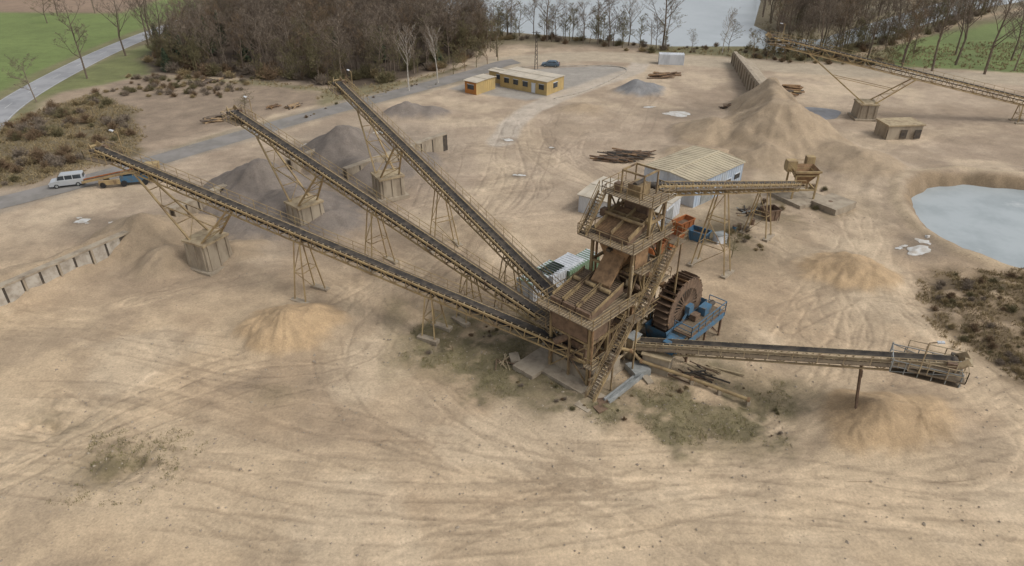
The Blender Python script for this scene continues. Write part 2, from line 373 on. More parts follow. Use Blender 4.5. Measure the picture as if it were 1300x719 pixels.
# water
def plane(name,P,z,m):
    o=MB(); o.quad([(a,b_,z) for a,b_ in P],m); return o.obj(name)
plane('lake_water',[(-70,190),(280,190),(280,430),(-70,430)],-.7,'lake')
plane('frozen_pond',[(52,64),(100,64),(100,108),(52,108)],-1.15,'ice')
for i,(px,py,a,b_) in enumerate(PUD):
    mb=MB()
    for q in range(3 if a>1 else 1):
        P=[]; ox,oy=(0,0) if q==0 else (random.uniform(-1,1)*a,random.uniform(-.9,.9)*b_); sc=.75 if q==0 else random.uniform(.2,.4)
        for k in range(36):
            t=2*math.pi*k/36; r=sc*(.35+1.1*float(fbm(np.array([math.cos(t)*1.3+i*7+q*3]),np.array([math.sin(t)*1.3]),1,3)[0]))
            P.append((px+ox+a*r*math.cos(t),py+oy+b_*r*math.sin(t)))
        zs=[hg(*p) for p in P]; mb.add([(px+ox,py+oy,max(zs)+.03+q*.006)]+[(p[0],p[1],zz+.03+q*.006) for p,zz in zip(P,zs)],[(0,1+k,1+(k+1)%36) for k in range(36)],'puddle')
    mb.obj('frozen_puddle')
mb=MB(); mb.quad([(60.6+5.5*math.cos(t)*(1+.15*math.sin(3*t)),137+4.2*math.sin(t),.03) for t in np.linspace(0,6.28,30)[:-1]],'mud'); mb.obj('muddy_pool')

# roads
def ribbon(mb,P,w,z,m,off=0,i0=0,i1=None):
    P=P[i0:i1]; T=np.gradient(P,axis=0); T/=np.linalg.norm(T,axis=1)[:,None]; Nn=np.stack([-T[:,1],T[:,0]],1)
    A=P+Nn*(off+w/2); B=P+Nn*(off-w/2)
    pts=[(a[0],a[1],z) for a in A]+[(b_[0],b_[1],z) for b_ in B]; n=len(P)
    mb.add(pts,[(n+i,n+i+1,i+1,i) for i in range(n-1)],m)
def dense(P,st=1.0):
    P=np.array(P,float); d=np.r_[0,np.cumsum(np.hypot(*np.diff(P,axis=0).T))]; s=np.arange(0,d[-1],st)
    return np.stack([np.interp(s,d,P[:,0]),np.interp(s,d,P[:,1])],1)
mb=MB(); RLd=dense(RL,2); ribbon(mb,RLd,6.6,.03,'asphL')
for o in (-3.05,3.05): ribbon(mb,RLd,.13,.045,'wpaint',o)
for i in range(0,len(RLd)-3,6): ribbon(mb,RLd,.13,.045,'wpaint',0,i,i+3)
mb.obj('country_road')
mb=MB(); R2d=dense(R2[:66],1.5); ribbon(mb,R2d,5.2,.03,'asph'); mb.obj('access_road')
mb=MB(); KP=cat([(2,174.5),(22,176),(28,172.5),(24,164),(16,153),(9,147.2)],8)
for a,b_ in zip(KP,KP[1:]): mb.beam((*a,.06),(*b_,.06),.25,.22,'concl')
mb.obj('parking_kerb')

# ------------------------------------------------------------ piles (colour fades into the trodden ground at the foot)
PC={'sand':(.455,.32,.185),'sandb':(.37,.28,.185),'gravelg':(.215,.18,.15),'gravell':(.22,.215,.21)}
def pile(name,peaks,m,cell=.35,rough=.35,seed=0):
    x0=min(min(p[0],p[2])-p[5] for p in peaks)-2.5;x1=max(max(p[0],p[2])+p[5] for p in peaks)+2.5
    y0=min(min(p[1],p[3])-p[5] for p in peaks)-2.5;y1=max(max(p[1],p[3])+p[5] for p in peaks)+2.5
    gx=np.arange(x0,x1,cell); gy=np.arange(y0,y1,cell); A,B=np.meshgrid(gx,gy); A=A.ravel();B=B.ravel()
    wx=(fbm(A,B,5,3,100+seed)-.5)*2.8; wy=(fbm(A,B,5,3,120+seed)-.5)*2.8
    h=np.full(A.shape,-9.)
    for ax_,ay_,bx_,by_,hh,rr in peaks:
        d=dline([(ax_,ay_),(bx_+1e-3,by_)],A+wx,B+wy)
        q=hh*(1-d/rr); q=np.minimum(q,hh*.9+.25*(q-hh*.9))
        h=np.logaddexp(h/.3,q/.3)*.3
        az=np.arctan2(B-ay_,A-ax_); h=h+(vn(az*5+seed,d*.15,seed)-.5)*.25*np.clip(h,0,1)
    h=h+(fbm(A,B,2.0,5,140+seed)-.5)*rough*np.clip(h+1,0,1)
    raw=h; s=np.log1p(np.exp(np.clip(raw/.24,-20,30)))*.24
    z=HG(A,B)+s-.05
    gc=CG[np.clip(np.searchsorted(ys,B),0,ny-1),np.clip(np.searchsorted(xs,A),0,nx-1)]
    pc=np.array(PC[m])*(.78+.44*fbm(A,B,2.5,5,170+seed))[:,None]
    streak=(vn(np.arctan2(B-peaks[0][1],A-peaks[0][0])*9,raw*.2,seed+7)-.5)[:,None]*.18
    wgt=sst(.05,.9,raw+(fbm(A,B,1.5,4,180+seed)-.5)*.7)[:,None]
    col=np.clip(gc*(1-wgt)+pc*(1+streak)*wgt,0,1)
    gridmesh(name,A,B,z,len(gx),len(gy),gp,col,raw>-.75)
P1=lambda x,y,h,r:(x,y,x,y,h,r)
pile('sand_pile',[P1(-23.6,60.2,3.6,4.9),P1(-21.4,62.5,2.3,4.2),P1(-26.5,61.5,1.6,3.5)],'sand',.2,.5,1)
pile('sand_pile',[P1(40.2,72.8,2.8,5.6),P1(42.8,72.0,2.0,4.5),P1(37.5,73.2,1.4,3.5)],'sand',.25,.5,2)
pile('sand_pile',[P1(32.3,46.8,2.6,4.8),P1(35.8,46.3,1.3,4.2),P1(29.5,45.2,.9,3.2)],'sand',.2,.45,3)
pile('gravel_pile',[P1(-48.5,81,4.6,7.5),(-60,66,-49,80,3.1,5.0),(-76,49,-60,66,2.8,5.0),P1(-42.5,75.2,2.6,5.0),P1(-35.2,78,1.6,4.5),P1(-44,84,2.6,6)],'sandb',.3,.5,4)
pile('gravel_pile',[P1(-38.5,97,5.6,9),P1(-32,91,3.4,8.5),P1(-25,86.5,2.0,7),(-42,90,-33,84,1.7,4.8)],'gravelg',.3,.7,5)
pile('gravel_pile',[P1(-28,112,6.2,10),P1(-24,104,3.6,7.5),P1(-18,110,2.6,7)],'gravelg',.35,.7,6)
pile('gravel_pile',[P1(-21.5,136.5,2.8,5.5),P1(-16,136,1.6,5)],'gravelg',.4,.4,7)
pile('gravel_pile',[P1(28,152.5,2.8,6),P1(31,154.5,1.8,4)],'gravell',.4,.4,8)
pile('sand_pile',[P1(48,121,8.4,13),(48,124,52,140,6.8,8),P1(37,123,3.8,8.5),(52,116,57,108,3.2,8),P1(43,111,3.0,8)],'sandb',.35,.55,9)
pile('sand_pile',[P1(29,113,1.5,5),P1(34.5,112,2.0,6)],'sandb',.4,.5,10)
pile('sand_pile',[P1(14,139,1.4,6)],'sandb',.4,.4,11)
pile('sand_pile',[P1(-3.5,84.5,1.4,4.5),P1(-7,86.5,.9,3)],'sandb',.35,.4,12)

# ------------------------------------------------------------ walls
def blockwall(name,a,b_,h,th=.7,st=2.0,mat_='concl'):
    a=V((*a,0));b_=V((*b_,0)); d=(b_-a).normalized(); Ln=(b_-a).length; mb=MB()
    mb.beam(a+V((0,0,h/2-.2)),b_+V((0,0,h/2-.2)),th,h,'dark')
    n=int(Ln/st)
    for i in range(n):
        p=a+d*(i*st+.14); q=a+d*((i+1)*st-.14)
        z=h/2-.18+random.uniform(-.03,.03)
        mb.beam(p+V((0,0,z)),q+V((0,0,z)),th+.16,h+.02,mat_)
        if i%2==0: mb.beam(p+V((0,0,z+.1))-d*.14,p+V((0,0,z+.1))+d*.12,th+.5,h*.9,'conc')
    mb.beam(a+V((0,0,h-.10)),b_+V((0,0,h-.10)),th+.3,.22,'conc')
    return mb.obj(name)
blockwall('concrete_block_wall',(-67,46),(-48.6,78.4),2.9)
blockwall('concrete_block_wall',(-46,85.5),(-41.5,94),2.8,mat_='conc')
blockwall('concrete_block_wall',(-25.5,99.5),(-11.5,116.2),3.0,.7,2.6,mat_='conc')
blockwall('concrete_block_wall',(-35.5,104.5),(-30,112.5),2.5,.7,2.6,mat_='conc')
mb=MB()
a=V((56,179,0));b_=V((51,142,0)); 
for i in range(12):
    p=a.lerp(b_,i/12);q=a.lerp(b_,(i+.985)/12); hh=3.2+1.5*i/12
    mb.beam(p+V((0,0,hh/2-.3)),q+V((0,0,hh/2-.3)),.8,hh,'conc')
    mb.box(p+V((-.55,0,hh*.4)),(.3,.3,hh*.8),'conc')
mb.quad([(56.4,179,2.6),(51.4,142,4.2),(55.5,141,1.5),(61,178,.2)],'conc')
mb.obj('retaining_wall')

# ------------------------------------------------------------ conveyors
def conveyor(name,p0,p1,w=1.15,d=.95,step=1.5,walk=1,vsup=None,trest=(),head=True,col='yel',vspan=(9,5.5)):
    p0=V(p0);p1=V(p1);E=empty(name,(p0.x,p0.y,0)); O=Matrix.Translation((-p0.x,-p0.y,0))
    a=(p1-p0);Ln=a.length;a.normalize(); s=a.cross(V((0,0,1))).normalized(); n=s.cross(a)
    mb=MB(O); K=int(Ln/step); st=Ln/K
    for sg in (-1,1):
        o=s*sg*w/2
        mb.beam(p0+o,p1+o,.14,.2,col,n); mb.beam(p0+o-n*d,p1+o-n*d,.12,.15,col,n)
        for i in range(K+1):
            c=p0+a*st*i+o; mb.beam(c,c-n*d,.08,.08,col,a)
            if i<K:
                c2=p0+a*st*(i+1)+o
                if i%2: mb.beam(c,c2-n*d,.075,.075,col)
                else: mb.beam(c2,c-n*d,.075,.075,col)
    for i in range(K+1):
        c=p0+a*st*i; mb.beam(c-s*w/2-n*d,c+s*w/2-n*d,.07,.07,col)
        mb.beam(c-s*w/2-n*.12,c+s*w/2-n*.12,.06,.06,'dark')
        for q in (0,.5):
            c=p0+a*st*(i+q)
            if q and i==K: continue
            for sg in (-1,1): mb.beam(c+s*sg*w*.5+n*.08,c+s*sg*w*.36+n*.22,.09,.07,'yel2')
    if walk:
        c0=p0+s*walk*(w/2+.38)-n*.25;c1=p1+s*walk*(w/2+.38)-n*.25
        mb.beam(c0,c1,.55,.05,'grate',n)
        rs=s*walk*.29; mb.rail([c0+rs,c1+rs],1.0,col,t=.05,sp=2.0)
        for i in range(0,K+1,2):
            c=p0+a*st*i-n*.3; mb.beam(c+s*walk*w/2,c+s*walk*(w/2+.68),.06,.06,col)
    mb.obj('truss',E)
    mb=MB(O); bw=w*.36
    e=[(-bw-.02,.2),(-bw*.45,.06),(bw*.45,.06),(bw+.02,.2)]
    for (u0,v0),(u1,v1) in zip(e,e[1:]):
        mb.quad([p0+s*u0+n*v0,p0+s*u1+n*v1,p1+s*u1+n*v1,p1+s*u0+n*v0],'belt')
    mb.beam(p0-n*.55,p1-n*.55,bw*2,.03,'belt',n)
    mb.tube(p1-s*bw-n*.12,p1+s*bw-n*.12,.3,n=14,m='dark'); mb.tube(p0-s*bw-n*.12,p0+s*bw-n*.12,.28,n=14,m='dark')
    mb.obj('belt',E,False)
    if head:
        mb=MB(O)
        dx=V((a.x,a.y,0)).normalized()
        q=lambda u,v,z=0: p1+dx*u+s*v+V((0,0,-1.0+z))
        mb.add([q(-3.2,-1.5),q(.9,-1.5),q(.9,1.5),q(-3.2,1.5),q(-3.2,-1.5,-.08),q(.9,-1.5,-.08),q(.9,1.5,-.08),q(-3.2,1.5,-.08)],[(0,1,2,3),(7,6,5,4),(0,4,5,1),(1,5,6,2),(2,6,7,3),(3,7,4,0)],'grate')
        mb.rail([q(-3.2,-1.5),q(.9,-1.5),q(.9,1.5),q(-3.2,1.5)],1.1,col)
        mb.beam(q(-.6,.75,1.0),q(.1,.75,1.0),.5,.5,'rust'); mb.beam(q(-.2,-.8,.9),q(.3,-.8,.9),.4,.5,'dark')
        mb.beam(q(-2.4,1.5,0),q(-2.4,1.5,3.0),.08,.08,col); mb.beam(q(-2.4,1.5,3.0),q(-1.6,1.3,3.2),.07,.07,col); mb.beam(q(-1.9,1.37,3.12),q(-1.4,1.27,3.2),.28,.12,'white')
        mb.beam(q(.2,-.7,.9),q(.9,-.5,1.5),.07,.7,col);mb.beam(q(.2,.7,.9),q(.9,.5,1.5),.07,.7,col); mb.beam(q(.95,-.6,1.2),q(.95,.6,1.2),.5,.08,col)
        mb.obj('head_platform',E)
    def at(t): return p0.lerp(p1,t)
    if vsup is not None:
        tt,hp=vsup; c=at(tt); c=V((c.x,c.y,0)); dx=V((a.x,a.y,0)).normalized(); ang=math.atan2(dx.y,dx.x)
        mb=MB(O); mb.box(c+V((0,0,hp/2-.3)),(3.6,3.9,hp+.6),'conc',ang,.94); mb.box(c+V((0,0,hp+.08)),(3.65,3.95,.28),'yel2',ang)
        mb.box(c+V((0,0,.1)),(4.5,4.7,.5),'conc',ang)
        for u in (-1,0,1):
            for sg in (-1,1): mb.box(c+dx*(u*1.3)+s*sg*1.93+V((0,0,hp/2)),(.2,.14,hp),'conc',ang)
            mb.box(c-dx*1.8+s*u*1.4+V((0,0,hp/2)),(.14,.2,hp),'conc',ang)
        mb.obj('concrete_pier',E)
        mb=MB(O)
        for al,du in ((vspan[0],1.0),(-vspan[1],-1.0)):
            tp=at(tt)+a*al-n*(d+.02)
            l0=lambda sg,k:(c+dx*du*.9+s*sg*1.45+V((0,0,hp+.1))).lerp(tp+s*sg*w/2,k)
            for sg in (-1,1): mb.beam(l0(sg,0),l0(sg,1),.2,.2,col)
            for i in range(4):
                u=i/4;v=(i+1)/4
                mb.beam(l0(1,v),l0(-1,v),.09,.09,col)
                if i<3: mb.beam(l0(1 if i%2 else -1,u),l0(-1 if i%2 else 1,v),.07,.07,col)
        m1=(c+dx*.9+V((0,0,hp))).lerp(at(tt)+a*vspan[0]-n*d,.55); m2=(c-dx*.9+V((0,0,hp))).lerp(at(tt)-a*vspan[1]-n*d,.55)
        for sg in (-1,1): mb.beam(m1+s*sg*.95,m2+s*sg*.95,.1,.1,col)
        mb.obj('v_support',E)
    for tt in trest:
        mb=MB(O); c=at(tt); top=c-n*(d); g=V((c.x,c.y,hg(c.x,c.y)-.1)); sp=.6+.16*top.z
        dx=V((a.x,a.y,0)).normalized()
        for sg in (-1,1):
            for du in (-.5,.5):
                mb.beam(g+s*sg*sp+dx*du*1.6,top+s*sg*w/2+dx*du*.8,.13,.13,col)
            mb.box(g+s*sg*sp+V((0,0,.1)),(2.4,.7,.5),'conc',math.atan2(dx.y,dx.x))
        K2=max(2,int(top.z/2.6))
        for i in range(K2):
            u=i/K2;v=(i+1)/K2
            l=lambda sg,du,k:(g+s*sg*sp+dx*du*1.6).lerp(top+s*sg*w/2+dx*du*.8,k)
            for du in (-.5,.5):
                mb.beam(l(-1,du,v),l(1,du,v),.08,.08,col)
            mb.beam(l(-1 if i%2 else 1,.5,u),l(1 if i%2 else -1,.5,v),.07,.07,col)
            for sg in (-1,1): mb.beam(l(sg,-.5,v),l(sg,.5,v),.06,.06,col)
        mb.obj('trestle',E)
    return E
conveyor('conveyor_belt',(6.9,52.8,3),(-51.0,81.8,12.5),vsup=(.76,3.7),trest=(.26,.52))
conveyor('conveyor_belt',(4.2,55.0,4.6),(-39.5,97,12.5),vsup=(.74,3.4),trest=(.2,.47))
conveyor('conveyor_belt',(5.0,56.2,6),(-28,112.7,12.5),vsup=(.71,3.2),trest=(.16,.42))
conveyor('conveyor_belt',(12.4,55.6,2.2),(35.7,44.8,8.0),trest=(),col='yel2',step=1.3)
conveyor('conveyor_belt',(40.2,91.2,4),(13.6,62,16),trest=(.28,.6),head=False,walk=-1,col='yel')
conveyor('conveyor_belt',(112,130,1.6),(49,136,15),w=1.5,d=1.3,step=2,vsup=(.68,3.0),trest=(.22,),vspan=(13,8),col='yel')
mb=MB()
for sg in (-.35,.35):
    mb.beam((30.2+sg*.45,46.3+sg,-.2),(29.9+sg*.45,47.4+sg,5.8),.16,.16,'rust')
for z in (1,2.2,3.4,4.6): mb.beam((30.0,46.1+z*.18,z),(30.4,46.9+z*.18,z+.1),.07,.07,'rust')
mb.obj('conveyor_support_post')
mb=MB()
dx=V((.907,-.42,0));sd=V((.42,.907,0)); c=V((33.9,45.6,6.4))
fr=[c+dx*u+sd*v for u,v in ((-2.4,-1.25),(2.6,-1.25),(2.6,1.25),(-2.4,1.25))]
mb.add([p[:] for p in fr]+[(p-V((0,0,.08)))[:] for p in fr],[(0,1,2,3),(7,6,5,4),(0,4,5,1),(1,5,6,2),(2,6,7,3),(3,7,4,0)],'grate')
mb.rail(fr,1.15,'galv',True,.06,1.0)
for p in fr: mb.beam(p,p+V((0,0,1.3)),.1,.1,'galv')
for i in range(4): mb.beam(fr[i],fr[(i+1)%4]+V((0,0,1.15)),.05,.05,'galv')
mb.obj('conveyor_head_cage')

# ------------------------------------------------------------ screening tower
T=empty('gravel_screening_tower',(9.0,56.2,0),math.radians(46.2))
A0=7.0
mb=MB()
cols=[(-4.9,A0),(-2.2,A0),(.8,12.5),(3.0,16),(5.3,16)]
for X0,h in cols:
    for Y0 in (-2.0,2.6):
        mb.beam((X0,Y0,-.2),(X0,Y0,h),.26,.26,'yel')
for X0 in (-4.9,5.3): mb.beam((X0,.3,0),(X0,.3,A0),.2,.2,'yel')
lv=[(2.6,-4.9,5.3),(4.8,-4.9,5.3),(A0,-4.9,5.3),(9.8,.8,5.3),(12.5,.8,5.3),(14.3,3.0,5.3),(16,3.0,5.3)]
for z,xa,xb in lv:
    for Y0 in (-2.0,2.6): mb.beam((xa,Y0,z),(xb,Y0,z),.2,.28,'yel')
    xx=[c[0] for c in cols if c[0]>=xa-.01]
    for X0 in xx: mb.beam((X0,-2,z),(X0,2.6,z),.18,.22,'yel')
def xbr(Y0,x0,x1,z0,z1,m='yel'):
    mb.beam((x0,Y0,z0),(x1,Y0,z1),.12,.12,m); mb.beam((x0,Y0,z1),(x1,Y0,z0),.12,.12,m)
for i in range(4):
    x0,x1=cols[i][0],cols[i+1][0]
    for Y0 in (-2.0,2.6):
        if i%2==0: xbr(Y0,x0,x1,0,2.6)
        mb.beam((x0,Y0,2.6),(x1,Y0,4.8),.12,.12,'yel'); mb.beam((x1,Y0,4.8),(x0,Y0,A0),.1,.1,'yel')
xbr(-2,.8,3,A0,12.5);xbr(2.6,3,5.3,A0,12.5);xbr(-2,3,5.3,12.5,16);xbr(2.6,3,5.3,12.5,16)
for z0,z1 in ((0,4.8),(4.8,9.8),(9.8,16)):
    mb.beam((5.3,-2,z0),(5.3,2.6,z1),.12,.12,'yel');mb.beam((5.3,2.6,z0),(5.3,-2,z1),.12,.12,'yel')
mb.beam((-4.9,-2,.2),(-4.9,2.6,4.8),.12,.12,'yel');mb.beam((-4.9,2.6,.2),(-4.9,-2,4.8),.12,.12,'yel')
mb.obj('steel_frame',T)
mb=MB()
def deck(x0,x1,y0,y1,z,m='grate'):
    mb.box(((x0+x1)/2,(y0+y1)/2,z+.03),(x1-x0,y1-y0,.08),m)
    nn=int((y1-y0)/.3)
    for i in range(nn+1): mb.box(((x0+x1)/2,y0+(y1-y0)*i/nn,z+.09),(x1-x0,.05,.03),'yel2')
D=A0+.2
deck(-5.8,1.4,-2.9,3.6,D); mb.rail([(.6,-2.9,D),(-5.8,-2.9,D),(-5.8,3.6,D),(.6,3.6,D)],1.1)
deck(-.6,6.0,-2.9,3.4,12.7); mb.rail([(2.3,-2.9,12.75),(-.6,-2.9,12.75),(-.6,3.4,12.75),(6.0,3.4,12.75),(6.0,-2.9,12.75),(4.4,-2.9,12.75)],1.1)
deck(2.2,6.0,-2.6,3.0,16.2); mb.rail([(2.2,-2.6,16.25),(2.2,3.0,16.25),(6.0,3.0,16.25)],1.1); mb.rail([(2.2,-2.6,16.25),(6.0,-2.6,16.25),(6.0,-.6,16.25)],1.1)
deck(-5.6,-1,2.7,4.0,4.9);mb.rail([(-5.6,2.7,4.95),(-5.6,4.0,4.95),(-1,4.0,4.95)],1.05)
deck(2,6.4,-3.0,-2.0,4.9);mb.rail([(2,-3,4.95),(6.4,-3,4.95),(6.4,-2,4.95)],1.05)
deck(5.3,7.2,-2.5,2.8,D);mb.rail([(5.3,-2.5,D),(7.2,-2.5,D),(7.2,2.8,D),(5.3,2.8,D)],1.05)
deck(1.2,5.3,-2.9,-2.0,9.9);mb.rail([(1.2,-2.9,9.95),(5.3,-2.9,9.95)],1.05)
deck(-5.6,-2.4,-2.9,-2.0,2.7);mb.rail([(-5.6,-2.0,2.75),(-5.6,-2.9,2.75),(-4.6,-2.9,2.75)],1.05)
mb.obj('decks_and_railings',T)
mb=MB()
mb.stairs((-6.6,-3.6,0),(-1.2,-3.6,6.3),.9,(0,1,0)); mb.box((-.5,-3.6,6.3),(1.5,1.0,.08),'grate'); mb.rail([(-1.2,-4.1,6.35),(.3,-4.1,6.35)],1.05)
mb.stairs((.2,-3.6,6.3),(4.9,-3.6,12.0),.9,(0,1,0)); mb.box((5.6,-3.6,12.1),(1.6,1.1,.08),'grate'); mb.rail([(4.8,-4.15,12.15),(6.4,-4.15,12.15),(6.4,-3,12.15)],1.05)
mb.stairs((-.4,3.0,12.7),(2.3,3.0,16.2),.8,(0,1,0))
for X0,z in ((-.5,6.3),(5.6,12.1),(-3.9,3)): mb.beam((X0,-4.05,-.1),(X0,-4.05,z),.13,.13,'yel'); mb.beam((X0,-4.05,z),(X0,-2,z-.1),.12,.12,'yel')
mb.obj('stairs',T)
mb=MB()
def slant(x0,x1,y0,y1,z0,z1,th,m,ribs=0,rm='rusto',rs=.1):
    P=[(x0,y0,z0),(x1,y0,z1),(x1,y1,z1),(x0,y1,z0)]
    mb.add([(a,b_,c-th) for a,b_,c in P]+P,MB.BF,m)
    for i in range(ribs):
        t=(i+.5)/ribs; X0=x0+(x1-x0)*t;Z0=z0+(z1-z0)*t
        mb.beam((X0,y0-.03,Z0+.03),(X0,y1+.03,Z0+.03),rs,rs,rm)
def hopper(x0,x1,y0,y1,zt,zb,m,r=.3):
    cx,cy=(x0+x1)/2,(y0+y1)/2
    P=[(cx-r,cy-r,zb),(cx+r,cy-r,zb),(cx+r,cy+r,zb),(cx-r,cy+r,zb),(x0,y0,zt),(x1,y0,zt),(x1,y1,zt),(x0,y1,zt)]
    mb.add(P,[f for f in MB.BF if f!=(4,5,6,7)],m)
    mb.beam((x0,y0,zt),(x1,y0,zt),.12,.2,'yel');mb.beam((x0,y1,zt),(x1,y1,zt),.12,.2,'yel');mb.beam((x0,y0,zt),(x0,y1,zt),.12,.2,'yel');mb.beam((x1,y0,zt),(x1,y1,zt),.12,.2,'yel')
for k,(ya,yb) in enumerate(((-1.7,-.1),(.1,1.5),(1.7,2.9))):
    slant(-4.5,.2,ya,yb,7.7+.1*k,8.9,.8,'rust',20,'grate',.08)
    mb.box((-4.65,(ya+yb)/2,7.5),(.25,yb-ya,.9),'rust')
    mb.tube((-1.6,ya+.2,8.75),(-1.6,yb-.2,8.75),.2,n=10,m='yel')
    for Y0 in (ya,yb): mb.beam((-4.5,Y0,7.85+.1*k),(.2,Y0,9.05),.06,.35,'yel')
slant(.5,4.0,-1.5,2.1,13.3,14.5,.8,'rust',22,'rusto',.07)
for Y0 in (-1.6,.3,2.2): mb.beam((.4,Y0,13.45),(4.1,Y0,14.7),.08,.5,'yel')
mb.tube((2.2,-1.9,14.35),(2.2,2.5,14.35),.17,n=10,m='yel'); mb.box((2.2,2.6,14.35),(.7,.4,.7),'rust'); mb.box((4.6,.3,14.4),(1.1,2.6,1.8),'rust')
for x0 in (-4.6,-2.0): 
    hopper(x0,x0+2.2,-1.7,.2,6.9,4.0,'rust'); hopper(x0,x0+2.2,.4,2.4,6.9,4.2,'rust')
hopper(1.0,3.0,-1.7,2.3,12.2,9.0,'rusto',.5); hopper(3.2,5.1,-1.7,2.3,6.9,4.0,'rust',.4)
for bx,by,bz,sx,sy,sz in ((-3.4,.3,3.1,2.2,3.4,1.7),(-.7,.3,3.6,1.9,3.8,2.2),(1.9,.3,5.6,1.7,3.6,2.2),(4.2,.3,2.6,1.7,3.2,1.9),(1.9,.5,2.4,1.6,3.0,1.4)):
    mb.box((bx,by,bz),(sx,sy,sz),'rust',0,.85)
    for k in range(3): mb.box((bx+sx*(-.3+.3*k),by-sy*.48,bz),(.08,.12,sz),'yel')
slant(-1.0,1.4,-.9,1.2,8.9,11.4,.45,'rusto'); mb.box((4.2,.3,8.6),(1.8,3.2,1.6),'rust')
mb.box((4.1,.2,16.8),(1.6,1.4,1.1),'yel'); mb.box((3.3,1.9,16.7),(.7,.6,.9),'rust')
mb.tube((3.4,.2,17.35),(4.8,.2,17.35),.25,n=10,m='dark')
for q in ((3.0,-1),(3.0,1.4),(5.2,-1),(5.2,1.4)): mb.beam((q[0],q[1],16.2),(q[0],q[1],18.6),.12,.12,'yel')
for a_,b_ in (((3,-1),(5.2,-1)),((3,1.4),(5.2,1.4)),((3,-1),(3,1.4)),((5.2,-1),(5.2,1.4))): mb.beam((*a_,18.6),(*b_,18.6),.12,.16,'yel')
mb.box((-3.6,-2.15,6.0),(2.2,.06,1.6),'rust'); mb.box((2,-2.15,11.2),(2.0,.06,1.8),'rusto'); mb.box((4.2,2.75,10.4),(2.0,.06,3.2),'rust'); mb.box((-1.8,2.75,5.9),(3.6,.06,1.8),'rust'); mb.box((-5.05,.3,5.9),(.06,4.2,1.7),'rust')
for (p,q,r,m) in (((5.0,-.5,8.0),(7.2,-3.4,5.6),.35,'rusto'),((3.0,-1.0,7.4),(5.6,-3.6,4.2),.28,'rust'),((-4.2,.3,4.7),(-5.6,1.6,3.8),.35,'rust'),((-1,.5,4.6),(-2,2.8,4.0),.35,'rust'),((5.6,2.4,0),(5.6,2.4,15.5),.14,'yel'),((5.6,2.4,15.5),(3.5,.8,15.8),.14,'yel'),((.5,-2.3,.4),(.5,-2.3,11),.11,'yel2'),((5.7,-1.5,.4),(5.7,-1.5,12),.11,'rusto'),((-5.2,-2.4,1.2),(6.5,-2.4,1.2),.12,'yel2'),((-4.9,-2.3,.3),(-4.9,-2.3,6.6),.1,'rusto'),((1.9,2.9,1),(1.9,2.9,12),.12,'rusto')):
    mb.tube(p,q,r,n=10,m=m)
for i in range(60):
    X0=random.uniform(-4.6,5); zmax=A0 if X0<.8 else 12.5
    mb.box((X0,random.uniform(-1.8,2.4),random.uniform(.6,zmax-.8)),(random.uniform(.2,1.1),random.uniform(.2,.9),random.uniform(.15,.8)),random.choice(['rust','yel','rusto','dark','yel2']))
for i in range(50):
    X0=random.uniform(-4.6,5);Y0=random.uniform(-2.2,2.5);z=random.uniform(1,6 if X0<.8 else 11); mb.tube((X0,Y0,z),(X0+random.uniform(-1.5,1.5),Y0+random.uniform(-.6,.6),z+random.uniform(-.8,.8)),.05,n=5,m=random.choice(['rust','yel','rusto']))
for X0,Y0 in ((3.8,-3.0),(4.5,-3.3),(2.9,-3.2)): mb.tube((X0,Y0,.0),(X0,Y0,1.3),.38,n=12,m='rust')
mb.box((1.6,-2.5,1.6),(1.3,.8,2.4),'yel2'); mb.box((1.6,-2.5,2.85),(1.5,1.0,.1),'galv')
mb.box((2.9,-2.4,1.0),(.9,.7,1.5),'blue')
mb.obj('screens_and_hoppers',T)
for o in T.children:
    for i,m_ in enumerate(o.data.materials):
        if m_==M['yel']: o.data.materials[i]=M['yelt']
mb=MB()
mb.box((0,.3,.0),(12.5,6.6,.5),'conc'); mb.box((-5.4,3.8,.05),(4.4,2.6,.5),'conc'); mb.box((-6.4,-3.7,.05),(3,1.6,.4),'conc')
for X0 in (-4,-1,2,5): mb.box((X0,.3,.8),(1.2,5.6,1.4),'conc')
for k in (0,1): mb.beam((-5.6,-4.6-k*.5,.35),(-.2,-4.6-k*.5,.35),.18,.4,'galv')
mb.beam((-5.6,-4.85,.2),(-.2,-4.85,.2),.4,.08,'galv')
for i in range(14): mb.box((random.uniform(-7,7),random.choice((-1,1))*random.uniform(3.9,6)+.2,.12),(random.uniform(.4,1.6),random.uniform(.3,1.0),random.uniform(.2,.5)),random.choice(['conc','rust','galv','conc']),random.random()*3)
mb.obj('concrete_base',T)

